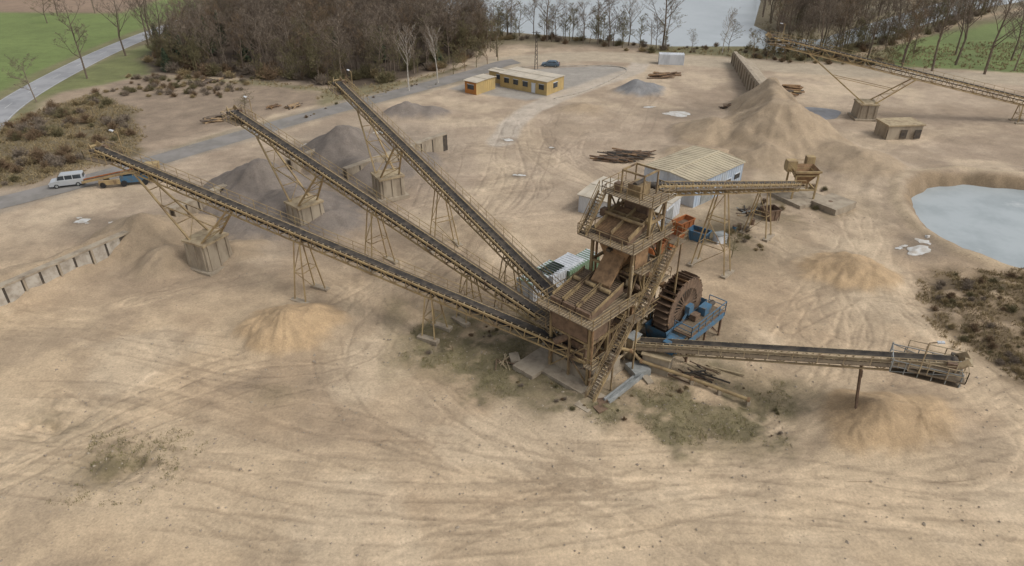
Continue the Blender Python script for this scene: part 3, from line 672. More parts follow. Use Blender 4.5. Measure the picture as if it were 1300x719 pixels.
# dewatering bucket wheel
W=empty('sand_dewatering_wheel',(17.3,58.6,0),math.radians(46.2))
mb=MB(); cz=4.3; R=3.1;ri=2.1; n=30
for (ya,yb) in ((-.15,-.05),(1.45,1.55)):
    for i in range(n):
        t0=2*math.pi*i/n;t1=2*math.pi*(i+1)/n
        c=lambda t,r,Y0:(r*math.cos(t),Y0,cz+r*math.sin(t))
        mb.add([c(t0,ri,ya),c(t1,ri,ya),c(t1,R,ya),c(t0,R,ya),c(t0,ri,yb),c(t1,ri,yb),c(t1,R,yb),c(t0,R,yb)],MB.BF,'rust')
for i in range(n):
    t=2*math.pi*i/n
    a0=(ri*math.cos(t),0,cz+ri*math.sin(t)); a1=((R+.3)*math.cos(t+.2),0,cz+(R+.3)*math.sin(t+.2))
    mb.add([(a0[0],-.05,a0[2]),(a0[0],1.45,a0[2]),(a1[0],1.45,a1[2]),(a1[0],-.05,a1[2])],[(0,1,2,3)],'rust')
    mb.beam((R*math.cos(t),-.2,cz+R*math.sin(t)),(R*math.cos(t),1.6,cz+R*math.sin(t)),.12,.16,'rusto' if i%4==0 else 'rust')
    for Y0 in (-.1,1.5): mb.beam((.4*math.cos(t),Y0,cz+.4*math.sin(t)),(R*math.cos(t),Y0-.03,cz+R*math.sin(t)),.07,.2 if i%5==0 else .1,'rust')
mb.tube((0,.05,cz),(0,.12,cz),2.15,n=36,m='dark'); mb.tube((0,1.3,cz),(0,1.37,cz),2.15,n=36,m='dark')
mb.tube((0,-.5,cz),(0,2.0,cz),.4,n=14,m='rusto')
mb.obj('bucket_wheel',W)
mb=MB()
prof=[(-3.8,3.2),(-3.2,1.3),(-1.5,.6),(1.5,.6),(3.2,1.3),(4.0,3.5),(3.4,3.5),(-3.2,3.2)]
mb.prism(prof,.1,'blue',-.45); mb.prism(prof,.1,'blue',1.95)
for (p,q) in zip(prof[:6],prof[1:6]): mb.add([(p[0],-.45,p[1]),(q[0],-.45,q[1]),(q[0],1.95,q[1]),(p[0],1.95,p[1])],[(0,1,2,3)],'blue')
mb.box((0,-.6,4.3),(.9,.5,.9),'blue'); mb.box((0,2.1,4.3),(.9,.5,.9),'blue')
for X0 in (-1.6,1.6):
    for Y0 in (-.6,2.05): mb.beam((X0,Y0,3.0),(0,Y0,4.3),.16,.16,'blue')
mb.box((.6,-1.6,3.1),(6.6,2.0,.12),'rust'); mb.box((.6,-1.6,3.2),(6.2,1.7,.05),'grate')
mb.rail([(-2.7,-.65,3.15),(-2.7,-2.6,3.15),(3.9,-2.6,3.15),(3.9,-.65,3.15)],1.1,'blue',t=.07)
mb.box((.2,-2.62,2.8),(6.7,.12,.6),'blue'); mb.box((3.92,-1.1,2.8),(.12,3.0,.6),'blue')
mb.box((1.9,-1.3,3.7),(1.3,.8,.9),'blue'); mb.box((.2,-1.2,3.6),(.9,.7,.6),'rust'); mb.tube((2.6,-1.3,3.8),(3.5,-1.3,3.8),.3,n=10,m='dark')
mb.rail([(-2.7,2.1,3.3),(4.0,2.1,3.3)],1.1,'blue',t=.07)
for X0 in (-2.6,.6,3.7):
    for Y0 in (-2.4,1.9): mb.beam((X0,Y0,-.1),(X0,Y0,3.0),.2,.2,'rust')
    mb.beam((X0,-2.4,.3),(X0,1.9,3.0),.1,.1,'rust')
for Y0 in (-2.4,1.9): mb.beam((-2.6,Y0,.3),(.6,Y0,3.0),.1,.1,'rust');mb.beam((.6,Y0,3.0),(3.7,Y0,.3),.1,.1,'rust')
mb.box((-4.0,-1.4,2.3),(2.2,1.4,1.4),'blue',0,.8)
mb.add([(-5.2,-2.2,2.1),(-3.2,-2.2,3.1),(-3.2,-.6,3.1),(-5.2,-.6,2.1)],[(0,1,2,3)],'blue')
mb.obj('blue_trough_and_platform',W)
# pipe
mb=MB(); pp=[V((10.4,54.6,2.1)),V((11.6,54.4,1.9)),V((12.5,53.7,1.2)),V((17.0,51.6,.75)),V((21.6,48.9,.45))]
for a,b_ in zip(pp,pp[1:]): mb.tube(a,b_,.17,n=10,m='yel')
for p in pp[1:]: mb.tube(p-V((.12,-.05,0)),p+V((.12,-.05,0)),.25,n=10,m='rusto')
for p in (pp[3],pp[4],pp[3].lerp(pp[4],.5)): mb.box(p-V((0,0,p.z/2+.1)),(.3,.5,p.z),'conc')
mb.obj('slurry_pipe')
mb=MB(); mb.box((14.2,54.2,.8),(2.6,2.0,2.2),'conc',-.43); mb.box((14.2,54.2,1.95),(2.9,2.3,.15),'yel2',-.43); mb.box((12.2,53.4,.3),(1.8,1.8,1.0),'galv',.4); mb.obj('concrete_footing')
# feed hopper at the pile
mb=MB(); 
P0=V((42.5,95,0))
for u in (-1.6,1.6):
    for v in (-1.5,1.5): mb.beam(P0+V((u,v,-.2)),P0+V((u,v,4.2)),.22,.22,'yel')
for z in (2,4.2):
    for u in (-1.6,1.6): mb.beam(P0+V((u,-1.5,z)),P0+V((u,1.5,z)),.2,.2,'yel')
    for v in (-1.5,1.5): mb.beam(P0+V((-1.6,v,z)),P0+V((1.6,v,z)),.2,.2,'yel')
q=[P0+V(v) for v in ((-.6,-.6,2.6),(.6,-.6,2.6),(.6,.6,2.6),(-.6,.6,2.6),(-1.9,-1.7,4.8),(1.9,-1.7,4.8),(1.9,1.7,4.8),(-1.9,1.7,4.8))]
mb.add(q,[f for f in MB.BF if f!=(4,5,6,7)],'rusto'); mb.beam(q[4],q[5],.2,.3,'yel')
mb.box(P0+V((-1.8,.6,5.0)),(1.4,1.2,1.6),'yel'); mb.box(P0+V((1.5,2.2,4.6)),(1.2,1.0,2.4),'yel'); mb.rail([P0+V((-2.2,-2,4.2)),P0+V((-2.2,2,4.2)),P0+V((2.2,2,4.2))],1.1)
mb.box(P0+V((4,-3,.3)),(5,4,1.2),'conc',.6); mb.box(P0+V((0,0,.2)),(6,6,.8),'conc',.5)
mb.obj('feed_hopper')
mb=MB(); mb.box((70.5,123,1.2),(6.5,4.0,2.8),'conc',.1); mb.box((70.5,123,2.7),(7,4.4,.25),'yel2',.1)
for u in (-2.5,0,2.5): mb.box((70.5+u,120.9,1.1),(1.2,.1,1.6),'dark',.1)
mb.obj('concrete_bunker')

# ------------------------------------------------------------ buildings
def shed(name,cx,cy,Lx,Wy,H,ang,wall,roof,pitch=.5,ribs=.8,wall2=None,doors=()):
    E=empty(name,(cx,cy,0),ang); hx,hy=Lx/2,Wy/2
    mb=MB(); w2=wall2 or wall
    mb.add([(-hx,-hy,-.3),(hx,-hy,-.3),(hx,-hy,H),(-hx,-hy,H)],[(0,1,2,3)],wall)
    mb.add([(-hx,hy,-.3),(hx,hy,-.3),(hx,hy,H),(-hx,hy,H)],[(3,2,1,0)],wall)
    for sx in (-1,1): mb.add([(sx*hx,-hy,-.3),(sx*hx,hy,-.3),(sx*hx,hy,H),(sx*hx,0,H+pitch),(sx*hx,-hy,H)],[(0,1,2,3,4)],w2)
    k=int(Lx/.6)
    for i in range(k+1):
        X0=-hx+Lx*i/k
        mb.box((X0,-hy-.02,H/2-.1),(.08,.05,H),wall)
    k=int(Wy/.6)
    for i in range(k+1):
        for sx in (-1,1): mb.box((sx*(hx+.02),-hy+Wy*i/k,H/2-.1),(.05,.08,H),w2)
    mb.obj('walls',E)
    mb=MB(); o=.25
    for sy in (-1,1):
        P=[(-hx-o,sy*(hy+o),H+.02),(hx+o,sy*(hy+o),H+.02),(hx+o,0,H+pitch+.06),(-hx-o,0,H+pitch+.06)]
        mb.add([(a,b_,c-.1) for a,b_,c in P]+P,MB.BF,roof)
        n=int(Lx/ribs)
        for i in range(n+1):
            X0=-hx-o+(Lx+2*o)*i/n
            mb.beam((X0,sy*(hy+o),H+.05),(X0,0,H+pitch+.09),.07,.07,roof)
    mb.beam((-hx-o,0,H+pitch+.1),(hx+o,0,H+pitch+.1),.3,.08,roof)
    mb.obj('roof',E)
    mb=MB()
    for (side,pos,w,h,z,m) in doors:
        if side=='f': mb.box((pos,-hy-.06,z+h/2),(w,.06,h),m); mb.box((pos,-hy-.05,z+h+.05),(w+.2,.1,.1),'white')
        elif side=='b': mb.box((pos,hy+.06,z+h/2),(w,.06,h),m)
        elif side=='r': mb.box((hx+.06,pos,z+h/2),(.06,w,h),m); mb.box((hx+.05,pos,z+h+.05),(.1,w+.2,.1),'white')
        else: mb.box((-hx-.06,pos,z+h/2),(.06,w,h),m); mb.box((-hx-.05,pos,z+h+.05),(.1,w+.2,.1),'white')
    if doors: mb.obj('doors_and_windows',E)
    return E
shed('metal_shed',27.6,99.1,12.3,9.1,3.9,math.radians(42.4),'wblue','cream',.35,.7,'white',[('f',-3,3,3,0,'galv'),('f',2.5,1.2,2.1,0,'dark'),('l',1,1.4,.8,1.8,'glass'),('f',4.8,1.4,.8,1.6,'glass')])
shed('metal_shed',16.6,89.9,12.0,7.6,2.8,math.radians(-34),'white','cream2',.2,.9,'white',[('f',-3.5,1.0,2.0,0,'galv'),('f',0,1.4,.9,1.1,'glass'),('f',3,1.4,.9,1.1,'glass'),('r',0,2.4,2.3,0,'galv')])
cab=[('f',-4.5,1.3,1.1,1.1,'glass'),('f',-2,1.3,1.1,1.1,'glass'),('f',.6,1.3,1.1,1.1,'glass'),('f',2.8,1.0,2.0,.1,'white'),('f',4.9,1.3,1.1,1.1,'glass'),('r',0,1.6,1.1,1.1,'glass')]
shed('yellow_office_building',4.4,156,12.6,6.6,3.0,math.radians(-36.6),'ywall','cream2',.08,3,'ywall',cab)
shed('site_office_cabin',-7,153.6,3.2,6.4,2.7,math.radians(-38),'owall','cream2',.08,3,'ywall',[('f',0,1.8,1.0,1.0,'glass'),('l',0,1.2,1,1.0,'glass')])
shed('site_office_cabin',-2.2,160.6,5.5,2.6,2.6,math.radians(-38),'ywall','cream2',.08,3,'ywall',[('f',0,1.3,1,1.0,'glass')])
def container(name,cx,cy,Lx,W,H,ang,m,z=0,rm=None):
    E=MB(Matrix.Translation((cx,cy,z))@Matrix.Rotation(ang,4,'Z'))
    E.box((0,0,H/2),(Lx,W,H),m)
    k=int(Lx/.45)
    for i in range(k+1):
        X0=-Lx/2+.06+(Lx-.12)*i/k
        for sy in (-1,1): E.box((X0,sy*(W/2+.02),H/2),(.16,.05,H-.3),m)
        E.box((X0,0,H+.02),(.18,W-.2,.05),rm or m)
    for sx in (-1,1):
        for sy in (-1,1): E.box((sx*(Lx/2-.05),sy*(W/2-.05),H/2),(.2,.2,H+.06),m)
        for sy in (-.5,.5): E.box((sx*(Lx/2+.03),sy*W/2,H/2),(.05,.06,H-.2),'galv')
    return E.obj(name)
container('white_container',40,178.4,6.1,2.4,2.5,math.radians(-8),'white')
container('storage_container',3.4,69.0,5.8,2.4,2.3,math.radians(48),'white',rm='green')
container('storage_container',5.7,70.8,5.8,2.4,2.3,math.radians(48),'white',rm='white')
container('storage_container',7.9,72.3,5.8,2.0,2.1,math.radians(48),'green',rm='white')
def skip(name,cx,cy,Lx,W,H,ang,m):
    E=MB(Matrix.Translation((cx,cy,0))@Matrix.Rotation(ang,4,'Z'))
    P=[(-Lx/2+.5,-W/2,0),(Lx/2-.5,-W/2,0),(Lx/2-.5,W/2,0),(-Lx/2+.5,W/2,0),(-Lx/2,-W/2,H),(Lx/2,-W/2,H),(Lx/2,W/2,H),(-Lx/2,W/2,H)]
    E.add(P,[f for f in MB.BF if f!=(4,5,6,7)],m); E.quad([(-Lx/2+.2,-W/2,H*.6),(Lx/2-.2,-W/2,H*.6),(Lx/2-.2,W/2,H*.6),(-Lx/2+.2,W/2,H*.6)],'rust')
    for a,b_ in ((4,5),(5,6),(6,7),(7,4)): E.beam(P[a],P[b_],.12,.14,m)
    for u in (-.25,.1,.4): 
        for sy in (-1,1): E.box((u*Lx,sy*(W/2+.04),H/2),(.1,.08,H),m)
    return E.obj(name)
skip('orange_skip',20.6,80.0,3.2,1.8,1.5,math.radians(40),'orange'); skip('orange_skip',23.2,84.8,3.0,1.6,1.4,math.radians(40),'orange')
skip('blue_skip',24.6,81.6,2.6,1.7,1.4,math.radians(-40),'blue'); skip('rusty_skip',36,88,2.2,1.8,1.6,.3,'rust')
skip('orange_skip',18.0,77.6,2.6,1.5,1.4,math.radians(40),'orange')
mb=MB(); mb.box((27.2,80.8,.6),(1.4,1.2,1.3),'white',.3); mb.box((27.2,80.8,1.3),(1.5,1.3,.1),'galv',.3); mb.obj('plastic_water_tank')
for dx_,dy_ in ((30,84),(30.8,84.6),(33,86),(46,92)):
    mb=MB(); mb.tube((dx_,dy_,0),(dx_,dy_,.9),.3,n=14,m=random.choice(['rust','blue','dark'])); mb.tube((dx_,dy_,.42),(dx_,dy_,.48),.32,n=14,m='rust'); mb.tube((dx_,dy_,.86),(dx_,dy_,.92),.32,n=14,m='rust'); mb.obj('oil_drum')

def bars(name,cx,cy,n,Ln,spread,ang,m,r=.12,h=1.0,jit=.25):
    mb=MB()
    for i in range(n):
        a=ang+random.gauss(0,jit); u=random.uniform(-spread,spread); v=random.uniform(-spread*.35,spread*.35)
        c=V((cx+math.cos(ang)*v*1.5-math.sin(ang)*u*.6+u*.4,cy+math.sin(ang)*v+u*.5*math.cos(ang),r+random.random()*h*math.exp(-(u/spread)**2)))
        l=Ln*random.uniform(.5,1)/2; d=V((math.cos(a)*l,math.sin(a)*l,random.gauss(0,.12)))
        mb.tube(c-d,c+d,r*random.uniform(.6,1.3),n=7,m=random.choice(m))
    return mb.obj(name)
bars('scrap_steel_pile',19.4,112,80,6,4.5,-.15,['rust','rusto','rust','dark'],.12,.8)
bars('scrap_steel_pile',36,165.5,40,4.5,3.5,.1,['rust','rust','rusto'],.14,.8)
bars('scrap_steel_pile',45.5,141,20,4,3,.4,['rust','dark'],.14,.8)
bars('scrap_steel_pile',60,150,40,5,3.5,.2,['rust','dark','rusto','yel'],.2,2.0)
bars('scrap_steel_pile',18.5,53,14,3.5,2.5,-.5,['rust','yel2','dark'],.08,.3,.6)
bars('scrap_steel_pile',34,90,18,3,2.5,.4,['rust','log','dark','galv'],.08,.4,.9)
bars('scrap_steel_pile',-1,55,8,2.6,2.0,.9,['rust','yel2','dark'],.06,.15,.9)
bars('timber_log_pile',-57.5,132,40,3.2,2.6,.5,['log','bark'],.15,.9)
bars('timber_log_pile',-70,160,26,3.2,3,.2,['log','bark'],.16,.7,.8)
bars('timber_log_pile',-45,141,20,3,2,.9,['log','bark'],.15,.6,.5)
bars('scrap_steel_pile',-49,141,16,2.4,1.6,.9,['rust','rusto'],.12,.5,.5)

# mobile machine under conveyor head
mb=MB(Matrix.Translation((-60,100.6,0))@Matrix.Rotation(math.radians(12),4,'Z'))
mb.beam((-6,0,.9),(4,0,2.4),1.0,.12,'belt'); 
for sy in (-.55,.55): mb.beam((-6,sy,.95),(4,sy,2.45),.12,.35,'yel' if sy<0 else 'orange')
mb.box((1.5,0,1.0),(4,1.6,1.0),'blue'); mb.box((4.2,0,2.2),(1.8,1.9,1.6),'yel',0,1.15); mb.box((-2,-.9,.8),(3.0,.4,.7),'yel')
for X0 in (-3,0,3):
    for sy in (-.95,.95): mb.tube((X0,sy-.15,.45),(X0,sy+.15,.45),.45,n=14,m='tyre')
mb.rail([(0,-.9,1.5),(3,-.9,1.5)],.9,'yel'); mb.tube((2,.3,1.5),(2,.3,3),.1,n=8,m='dark')
mb.obj('mobile_screening_machine')

# vehicles
def vehicle(name,loc,ang,kind,paint):
    E=empty(name,loc,ang)
    if kind=='van': Lh,Wd,H=2.45,1.85,1.95; low=[(-2.4,.35),(-2.45,.9),(-2.42,1.12),(1.35,1.12),(2.25,1.0),(2.42,.75),(2.42,.35)]; cabp=[(-2.38,1.12),(-2.3,1.78),(-2.1,1.93),(.6,1.95),(.85,1.85),(1.5,1.12)]
    else: Lh,Wd,H=2.2,1.75,1.45; low=[(-2.15,.32),(-2.2,.75),(-2.0,.92),(1.0,.95),(2.0,.82),(2.2,.6),(2.2,.32)]; cabp=[(-1.9,.92),(-1.35,1.36),(-1.0,1.44),(.2,1.44),(.5,1.36),(1.25,.94)]
    mb=MB(); mb.prism(low,Wd,paint)
    n=len(cabp); P=[]
    zt=max(p[1] for p in cabp);zb=cabp[0][1]
    for sg in (-1,1):
        for X0,z in cabp: P.append((X0,sg*(Wd/2-.03-.16*(z-zb)/(zt-zb)),z))
    mb.add(P,[(i,(i+1)%n,n+(i+1)%n,n+i) for i in range(n)]+[tuple(range(n-1,-1,-1)),tuple(range(n,2*n))],paint)
    mb.obj('body',E)
    mb=MB()
    def yy(z): return Wd/2-.03-.16*(z-zb)/(zt-zb)+.012
    z0,z1=zb+.1,zt-.14
    xs_=[(-2.1,-1.0),(-.9,.1),(.2,.95)] if kind=='van' else [(-1.3,-.45),(-.38,.5)]
    for a,b_ in xs_:
        for sg in (-1,1):
            q=.25 if (a,b_)==xs_[-1] else 0; q0=.2 if (kind=='car' and (a,b_)==xs_[0]) else 0
            mb.quad([(a-q0,sg*yy(z0),z0),(b_+q,sg*yy(z0),z0),(b_,sg*yy(z1),z1),(a+q0*.3,sg*yy(z1),z1)],'glass')
    (xa,za),(xb,zb2)=cabp[-2],cabp[-1]
    f=lambda t,o:(xa+(xb-xa)*t+.02,o,za+(zb2-za)*t+.02)
    mb.quad([f(.08,-Wd/2+.24),f(.08,Wd/2-.24),f(.92,Wd/2-.14),f(.92,-Wd/2+.14)],'glass')
    (xa,za),(xb,zb2)=cabp[1],cabp[0]
    g=lambda t,o:(xa+(xb-xa)*t-.02,o,za+(zb2-za)*t+.01)
    mb.quad([g(.1,Wd/2-.26),g(.1,-Wd/2+.26),g(.85,-Wd/2+.16),g(.85,Wd/2-.16)],'glass')
    mb.obj('windows',E)
    mb=MB()
    for X0 in (-Lh*.6,Lh*.6):
        for sg in (-1,1):
            mb.tube((X0,sg*(Wd/2-.2),.33),(X0,sg*(Wd/2+.02),.33),.33,n=16,m='tyre'); mb.tube((X0,sg*(Wd/2-.1),.33),(X0,sg*(Wd/2+.035),.33),.19,n=12,m='galv')
    mb.obj('wheels',E)
    mb=MB()
    for sg in (-1,1):
        mb.box((Lh-.08,sg*(Wd/2-.25),.72),(.2,.32,.16),'white'); mb.box((-Lh+.05,sg*(Wd/2-.15),.85),(.1,.18,.3),'redl'); mb.box((.95,sg*(Wd/2+.08),zb+.05),(.12,.16,.14),paint)
    mb.box((Lh-.03,0,.45),(.12,Wd-.1,.2),'dark'); mb.box((-Lh+.02,0,.45),(.12,Wd-.1,.2),'dark')
    mb.obj('lights_and_bumpers',E); return E
vehicle('parked_van',(-68.6,100.0,.04),math.radians(200),'van','silver')
vehicle('parked_car',(9.6,175.5,.04),math.radians(170),'car','carblue')
mb=MB()
for i in range(3):
    t=i*2.094; a=V((5.8+.5*math.cos(t),172.9+.5*math.sin(t),0)); b_=V((5.8+.15*math.cos(t),172.9+.15*math.sin(t),9)); mb.beam(a,b_,.12,.12,'dark')
for z in range(1,9):
    r=.5-.035*z
    for i in range(3):
        t=i*2.094;u=(i+1)*2.094; mb.beam((5.8+r*math.cos(t),172.9+r*math.sin(t),z),(5.8+r*math.cos(u),172.9+r*math.sin(u),z+.9),.06,.06,'dark')
mb.beam((4.8,172.9,8.6),(6.8,172.9,8.6),.12,.12,'dark'); mb.obj('lattice_mast')

# ------------------------------------------------------------ vegetation
def treemesh(name,seed,h,spread,m='bark',m2='bark',cnt=(10,7,6,5),up=.55,tw=.035,trunk=.42):
    r=random.Random(seed); mb=MB()
    def seg(p,d,l,rad,lev):
        d=d.normalized(); k=3 if lev<2 else (2 if lev==2 else 1); pts=[p]; q=p
        dd=d.copy()
        for i in range(k):
            q=q+dd*l/k; pts.append(q); dd=(dd+V((r.gauss(0,.13),r.gauss(0,.13),.10+r.gauss(0,.06)))).normalized()
        for i in range(k):
            a,b_=pts[i],pts[i+1]; r0=rad*(1-.75*i/k); r1=rad*(1-.75*(i+1)/k)
            if lev<=1: mb.tube(a,b_,r0,r1,5 if lev==0 else 4,m,False)
            else:
                ax_=(b_-a).cross(V((r.gauss(0,1),r.gauss(0,1),r.gauss(0,1))))
                if ax_.length<1e-4: continue
                ax_.normalize(); w0=max(r0,tw*.6); w1=max(r1,tw*.35)
                mb.add([a-ax_*w0,a+ax_*w0,b_+ax_*w1,b_-ax_*w1],[(0,1,2,3)],m if lev==2 else m2)
        if lev<4:
            n=cnt[lev]
            for i in range(n):
                t=(trunk if lev==0 else .25)+(1-(trunk if lev==0 else .25))*(i+r.random())/n; t=min(t,.99)
                f=t*k; j=min(int(f),k-1); c=pts[j].lerp(pts[j+1],f-j)
                az=r.random()*6.283+i*2.4; side=V((math.cos(az),math.sin(az),0))
                base_=(pts[j+1]-pts[j]).normalized()
                u=(base_*up+side*(1-.35*t if lev==0 else .9)*spread+V((0,0,.25))).normalized()
                ll=l*(.52 if lev==0 else .5)*(1.1-.55*t)*r.uniform(.7,1.2)
                seg(c,u,ll,rad*(.42 if lev==0 else .45)*(1.15-.6*t),lev+1)
    seg(V((0,0,-.2)),V((r.gauss(0,.04),r.gauss(0,.04),1)),h,h*.013+.04,0)
    me_o=mb.obj(name); me=me_o.data; bpy.data.objects.remove(me_o); return me
TR=[treemesh('bare_tree_mesh',11,14,1.0,trunk=.3),treemesh('bare_tree_mesh',12,12,1.2,'barkl','bark',trunk=.3),treemesh('bare_tree_mesh',13,16,.8,'bark','barkl',trunk=.28),
    treemesh('bare_tree_mesh',14,11,1.3,'bark','twigo',trunk=.25),treemesh('bare_tree_mesh',15,13,.9,'bark','shrub',trunk=.25)]
TRO=[treemesh('olive_tree_mesh',21,9,1.1,'twigo','twigo',tw=.05,trunk=.15),treemesh('brown_tree_mesh',22,8,1.2,'shrub','twigo',tw=.05,trunk=.12)]
BIR=treemesh('birch_mesh',31,11,.6,'birch','barkl',(12,6,5,3))
def conifer(seed,h,rd):
    r=random.Random(seed); mb=MB(); mb.tube((0,0,-.2),(0,0,h),.16,.03,6,'bark',False)
    n=int(h*11)
    for i in range(n):
        t=i/n; z=h*(.12+.88*t); R_=rd*(1-t)**.8*r.uniform(.7,1.15)+.15
        for k in range(4):
            az=r.random()*6.283; d=V((math.cos(az),math.sin(az),-.25)); s_=V((-math.sin(az),math.cos(az),0))
            for q in range(3):
                c=V((0,0,z))+d*R_*(.35+.3*q); w=.28*(1.2-.2*q)
                mb.add([c-s_*w,c+d*R_*.4*.9+V((0,0,-.1)),c+s_*w,c-d*.12+V((0,0,.12))],[(0,1,2,3)],'conif')
    o=mb.obj('c'); me=o.data; bpy.data.objects.remove(o); return me
CON=[conifer(41,9,2.0),conifer(42,7,1.8)]
def bush(seed,m,h=1.8,n=130):
    r=random.Random(seed); mb=MB()
    for i in range(n):
        az=r.random()*6.283; el=r.uniform(.35,1.4); d=V((math.cos(az)*math.cos(el),math.sin(az)*math.cos(el),math.sin(el)))
        p=V((r.gauss(0,.3),r.gauss(0,.3),0)); l=h*r.uniform(.5,1.1); q=p+d*l; ax_=d.cross(V((r.gauss(0,1),r.gauss(0,1),.3))).normalized()
        mb.add([p-ax_*.03,p+ax_*.03,q+ax_*.012,q-ax_*.012],[(0,1,2,3)],m)
        for k in range(7):
            c=p.lerp(q,r.uniform(.3,1)); e=(d+V((r.gauss(0,.6),r.gauss(0,.6),r.gauss(0,.4)))).normalized()*l*.3; x_=e.cross(V((r.gauss(0,1),r.gauss(0,1),r.gauss(0,1)))).normalized()*.03
            mb.add([c-x_,c+x_,c+e+x_*.5,c+e-x_*.5],[(0,1,2,3)],m)
    o=mb.obj('b'); me=o.data; bpy.data.objects.remove(o); return me
BU=[bush(51,'shrub'),bush(52,'twigo'),bush(53,'barkl'),bush(54,'grassd',1.2)]
def inst(me,x_,y_,s,name,parent=None,sz=None):
    o=bpy.data.objects.new(name,me); o.location=(x_,y_,hg(x_,y_) if parent is None or y_<120 else 0); o.rotation_euler=(random.gauss(0,.03),random.gauss(0,.03),random.random()*6.28)
    o.scale=(s,s,sz or s*random.uniform(.9,1.1)); scene.collection.objects.link(o)
    if parent: o.parent=parent
    return o
def inpoly(P,x_,y_): return float(sdpoly(P,np.array([x_]),np.array([y_]))[0])
Wd=empty('bare_woodland')
for i in range(2600):
    x_=random.uniform(-98,-8);y_=random.uniform(156,330)
    d=inpoly(WOODS,x_,y_)
    if d>-1: continue
    if y_>250 and random.random()<.3: continue
    front=d>-9
    if random.random()<.62:
        u=random.random()
        if front and u<.45: inst(random.choice(TRO),x_,y_,random.uniform(.5,.95),'small_tree',Wd)
        elif u>.95 or (x_<-78 and y_<215 and u>.8): inst(random.choice(CON),x_,y_,random.uniform(.7,1.1),'conifer',Wd)
        else: inst(random.choice(TR),x_,y_,random.uniform(.5,1.0),'tree',Wd)
    if front and random.random()<.5: inst(random.choice(BU),x_+1,y_-1,random.uniform(.8,1.6),'bush',Wd)
SH=empty('lakeside_trees')
sl=dense([(-14,200),(-3,212),(20,205),(44,193),(66,193),(76,187),(90,192),(118,213),(166,256)],1.0)
for p in sl:
    op=.25 if 42<p[0]<70 else (.6 if 8<p[0]<=42 else 1.0)
    if random.random()<.55*op: inst(random.choice(TR),p[0]+random.gauss(0,1.5),p[1]+random.gauss(0,2.0),random.uniform(.45,1.05)*(.7 if op<.5 else 1),'tree',SH)
    if random.random()<.8: inst(random.choice(BU+TRO[:1]) if op>.5 else random.choice(BU),p[0]+random.gauss(0,1.5),p[1]+random.gauss(0,2.5),random.uniform(.4,1.0)*(.6 if op<.5 else 1),'bush',SH)
    if random.random()<.2*op: inst(random.choice(TRO),p[0]+random.gauss(0,1.5),p[1]+random.gauss(0,2.0),random.uniform(.5,.9),'tree',SH)
for i in range(230):
    u=random.random(); x_=84+u*110+random.gauss(0,4); y_=216+u*62+random.gauss(0,5)+6
    if inpoly(LAKE,x_,y_)>1: inst(random.choice(TR),x_,y_,random.uniform(.6,1.0),'tree',SH)
for i in range(150):
    x_=random.uniform(75,104);y_=random.uniform(215,330)
    if inpoly(LAKE,x_,y_)>1: inst(random.choice(TR),x_,y_,random.uniform(.6,1.0),'tree',SH)
for i in range(90):
    x_=random.uniform(-22,-5);y_=random.uniform(188,218)
    if inpoly(LAKE,x_,y_)>1.5: inst(random.choice(TR+TRO+BU),x_,y_,random.uniform(.5,.9),'tree',SH)
for i in range(60):
    x_=random.uniform(62,100);y_=184-(x_-62)*.18+random.gauss(0,2)
    inst(random.choice(BU+TRO),x_,y_,random.uniform(.3,.8),'bush',SH)
for x_,y_,s,k in ((-100,144.7,.75,1),(-99.5,164,1.05,0),(-101.5,187,1.05,2),(-101,199,1.15,0),(-102.5,205,1.1,2),(-142,250,1.1,1),(-148,232,.9,3),(-152,245,.9,0),(-130,262,1.1,2),(-115,255,1.0,0),
    (41,195,1.35,0),(-4,186,1.0,3),(24,201,1.2,1),(10,205,1.1,0),(79,184,1.0,2),(72,188,.8,0),
    (102,171,1.35,0),(111,177,1.2,2),(122,171,1.1,1),(98,178,1.0,3),(92,184,1.0,0),(128,182,1.2,0),(117,188,1.1,2),(140,196,1.2,0),(107,190,1.0,1),(150,208,1.2,2),(134,172,1.1,3),(85,185,.9,2),(-52,133,.5,3),(113,168,1.3,2),(95,172,1.1,4)):
    inst(TR[k],x_,y_,s,'bare_tree')
inst(BIR,-22.8,153.5,1.0,'birch_tree'); inst(BIR,-17,160,.9,'birch_tree'); inst(BIR,56,190,.8,'birch_tree')
for i in range(5): inst(TRO[i%2],-14+i*2.6,168+i*3.4,.7,'small_bare_tree')
inst(TRO[0],27.6,76.5,.45,'sapling'); inst(TRO[1],-6,57,.22,'sapling')
HB=empty('scrub_hedge')
for i in range(520):
    x_=random.uniform(-100,-62);y_=random.uniform(92,152)
    if inpoly(HEDGE,x_,y_)<-1.2 and float(fbm(np.array([x_]),np.array([y_]),7,3,9)[0])>.42: inst(random.choice(BU),x_,y_,random.uniform(.3,.95),'bush',HB)
for i in range(110):
    inst(random.choice(BU),random.uniform(-92,-60),random.uniform(148,166),random.uniform(.25,.7),'bush',HB)
def scrub(name,P,n,smin,smax):
    E=empty(name); xs_=[p[0] for p in P];ys_=[p[1] for p in P];k=0
    while k<n:
        x_=random.uniform(min(xs_),max(xs_));y_=random.uniform(min(ys_),max(ys_))
        if inpoly(P,x_,y_)<-.4 and float(fbm(np.array([x_]),np.array([y_]),4,3,9)[0])>.45:
            inst(random.choice([BU[0],BU[1],BU[3],BU[3],BU[2]]),x_,y_,random.uniform(smin,smax),'bush',E)
        k+=1
scrub('low_scrub',SCRR,520,.12,.4)
scrub('low_scrub',[(34,88),(48,90),(50,98),(42,102),(36,96)],90,.15,.45)
scrub('low_scrub',[(24,78),(33,78),(33,86),(28,84)],60,.15,.45)
scrub('low_scrub',SCRC,220,.06,.22)
scrub('low_scrub',STRIP,120,.1,.3)
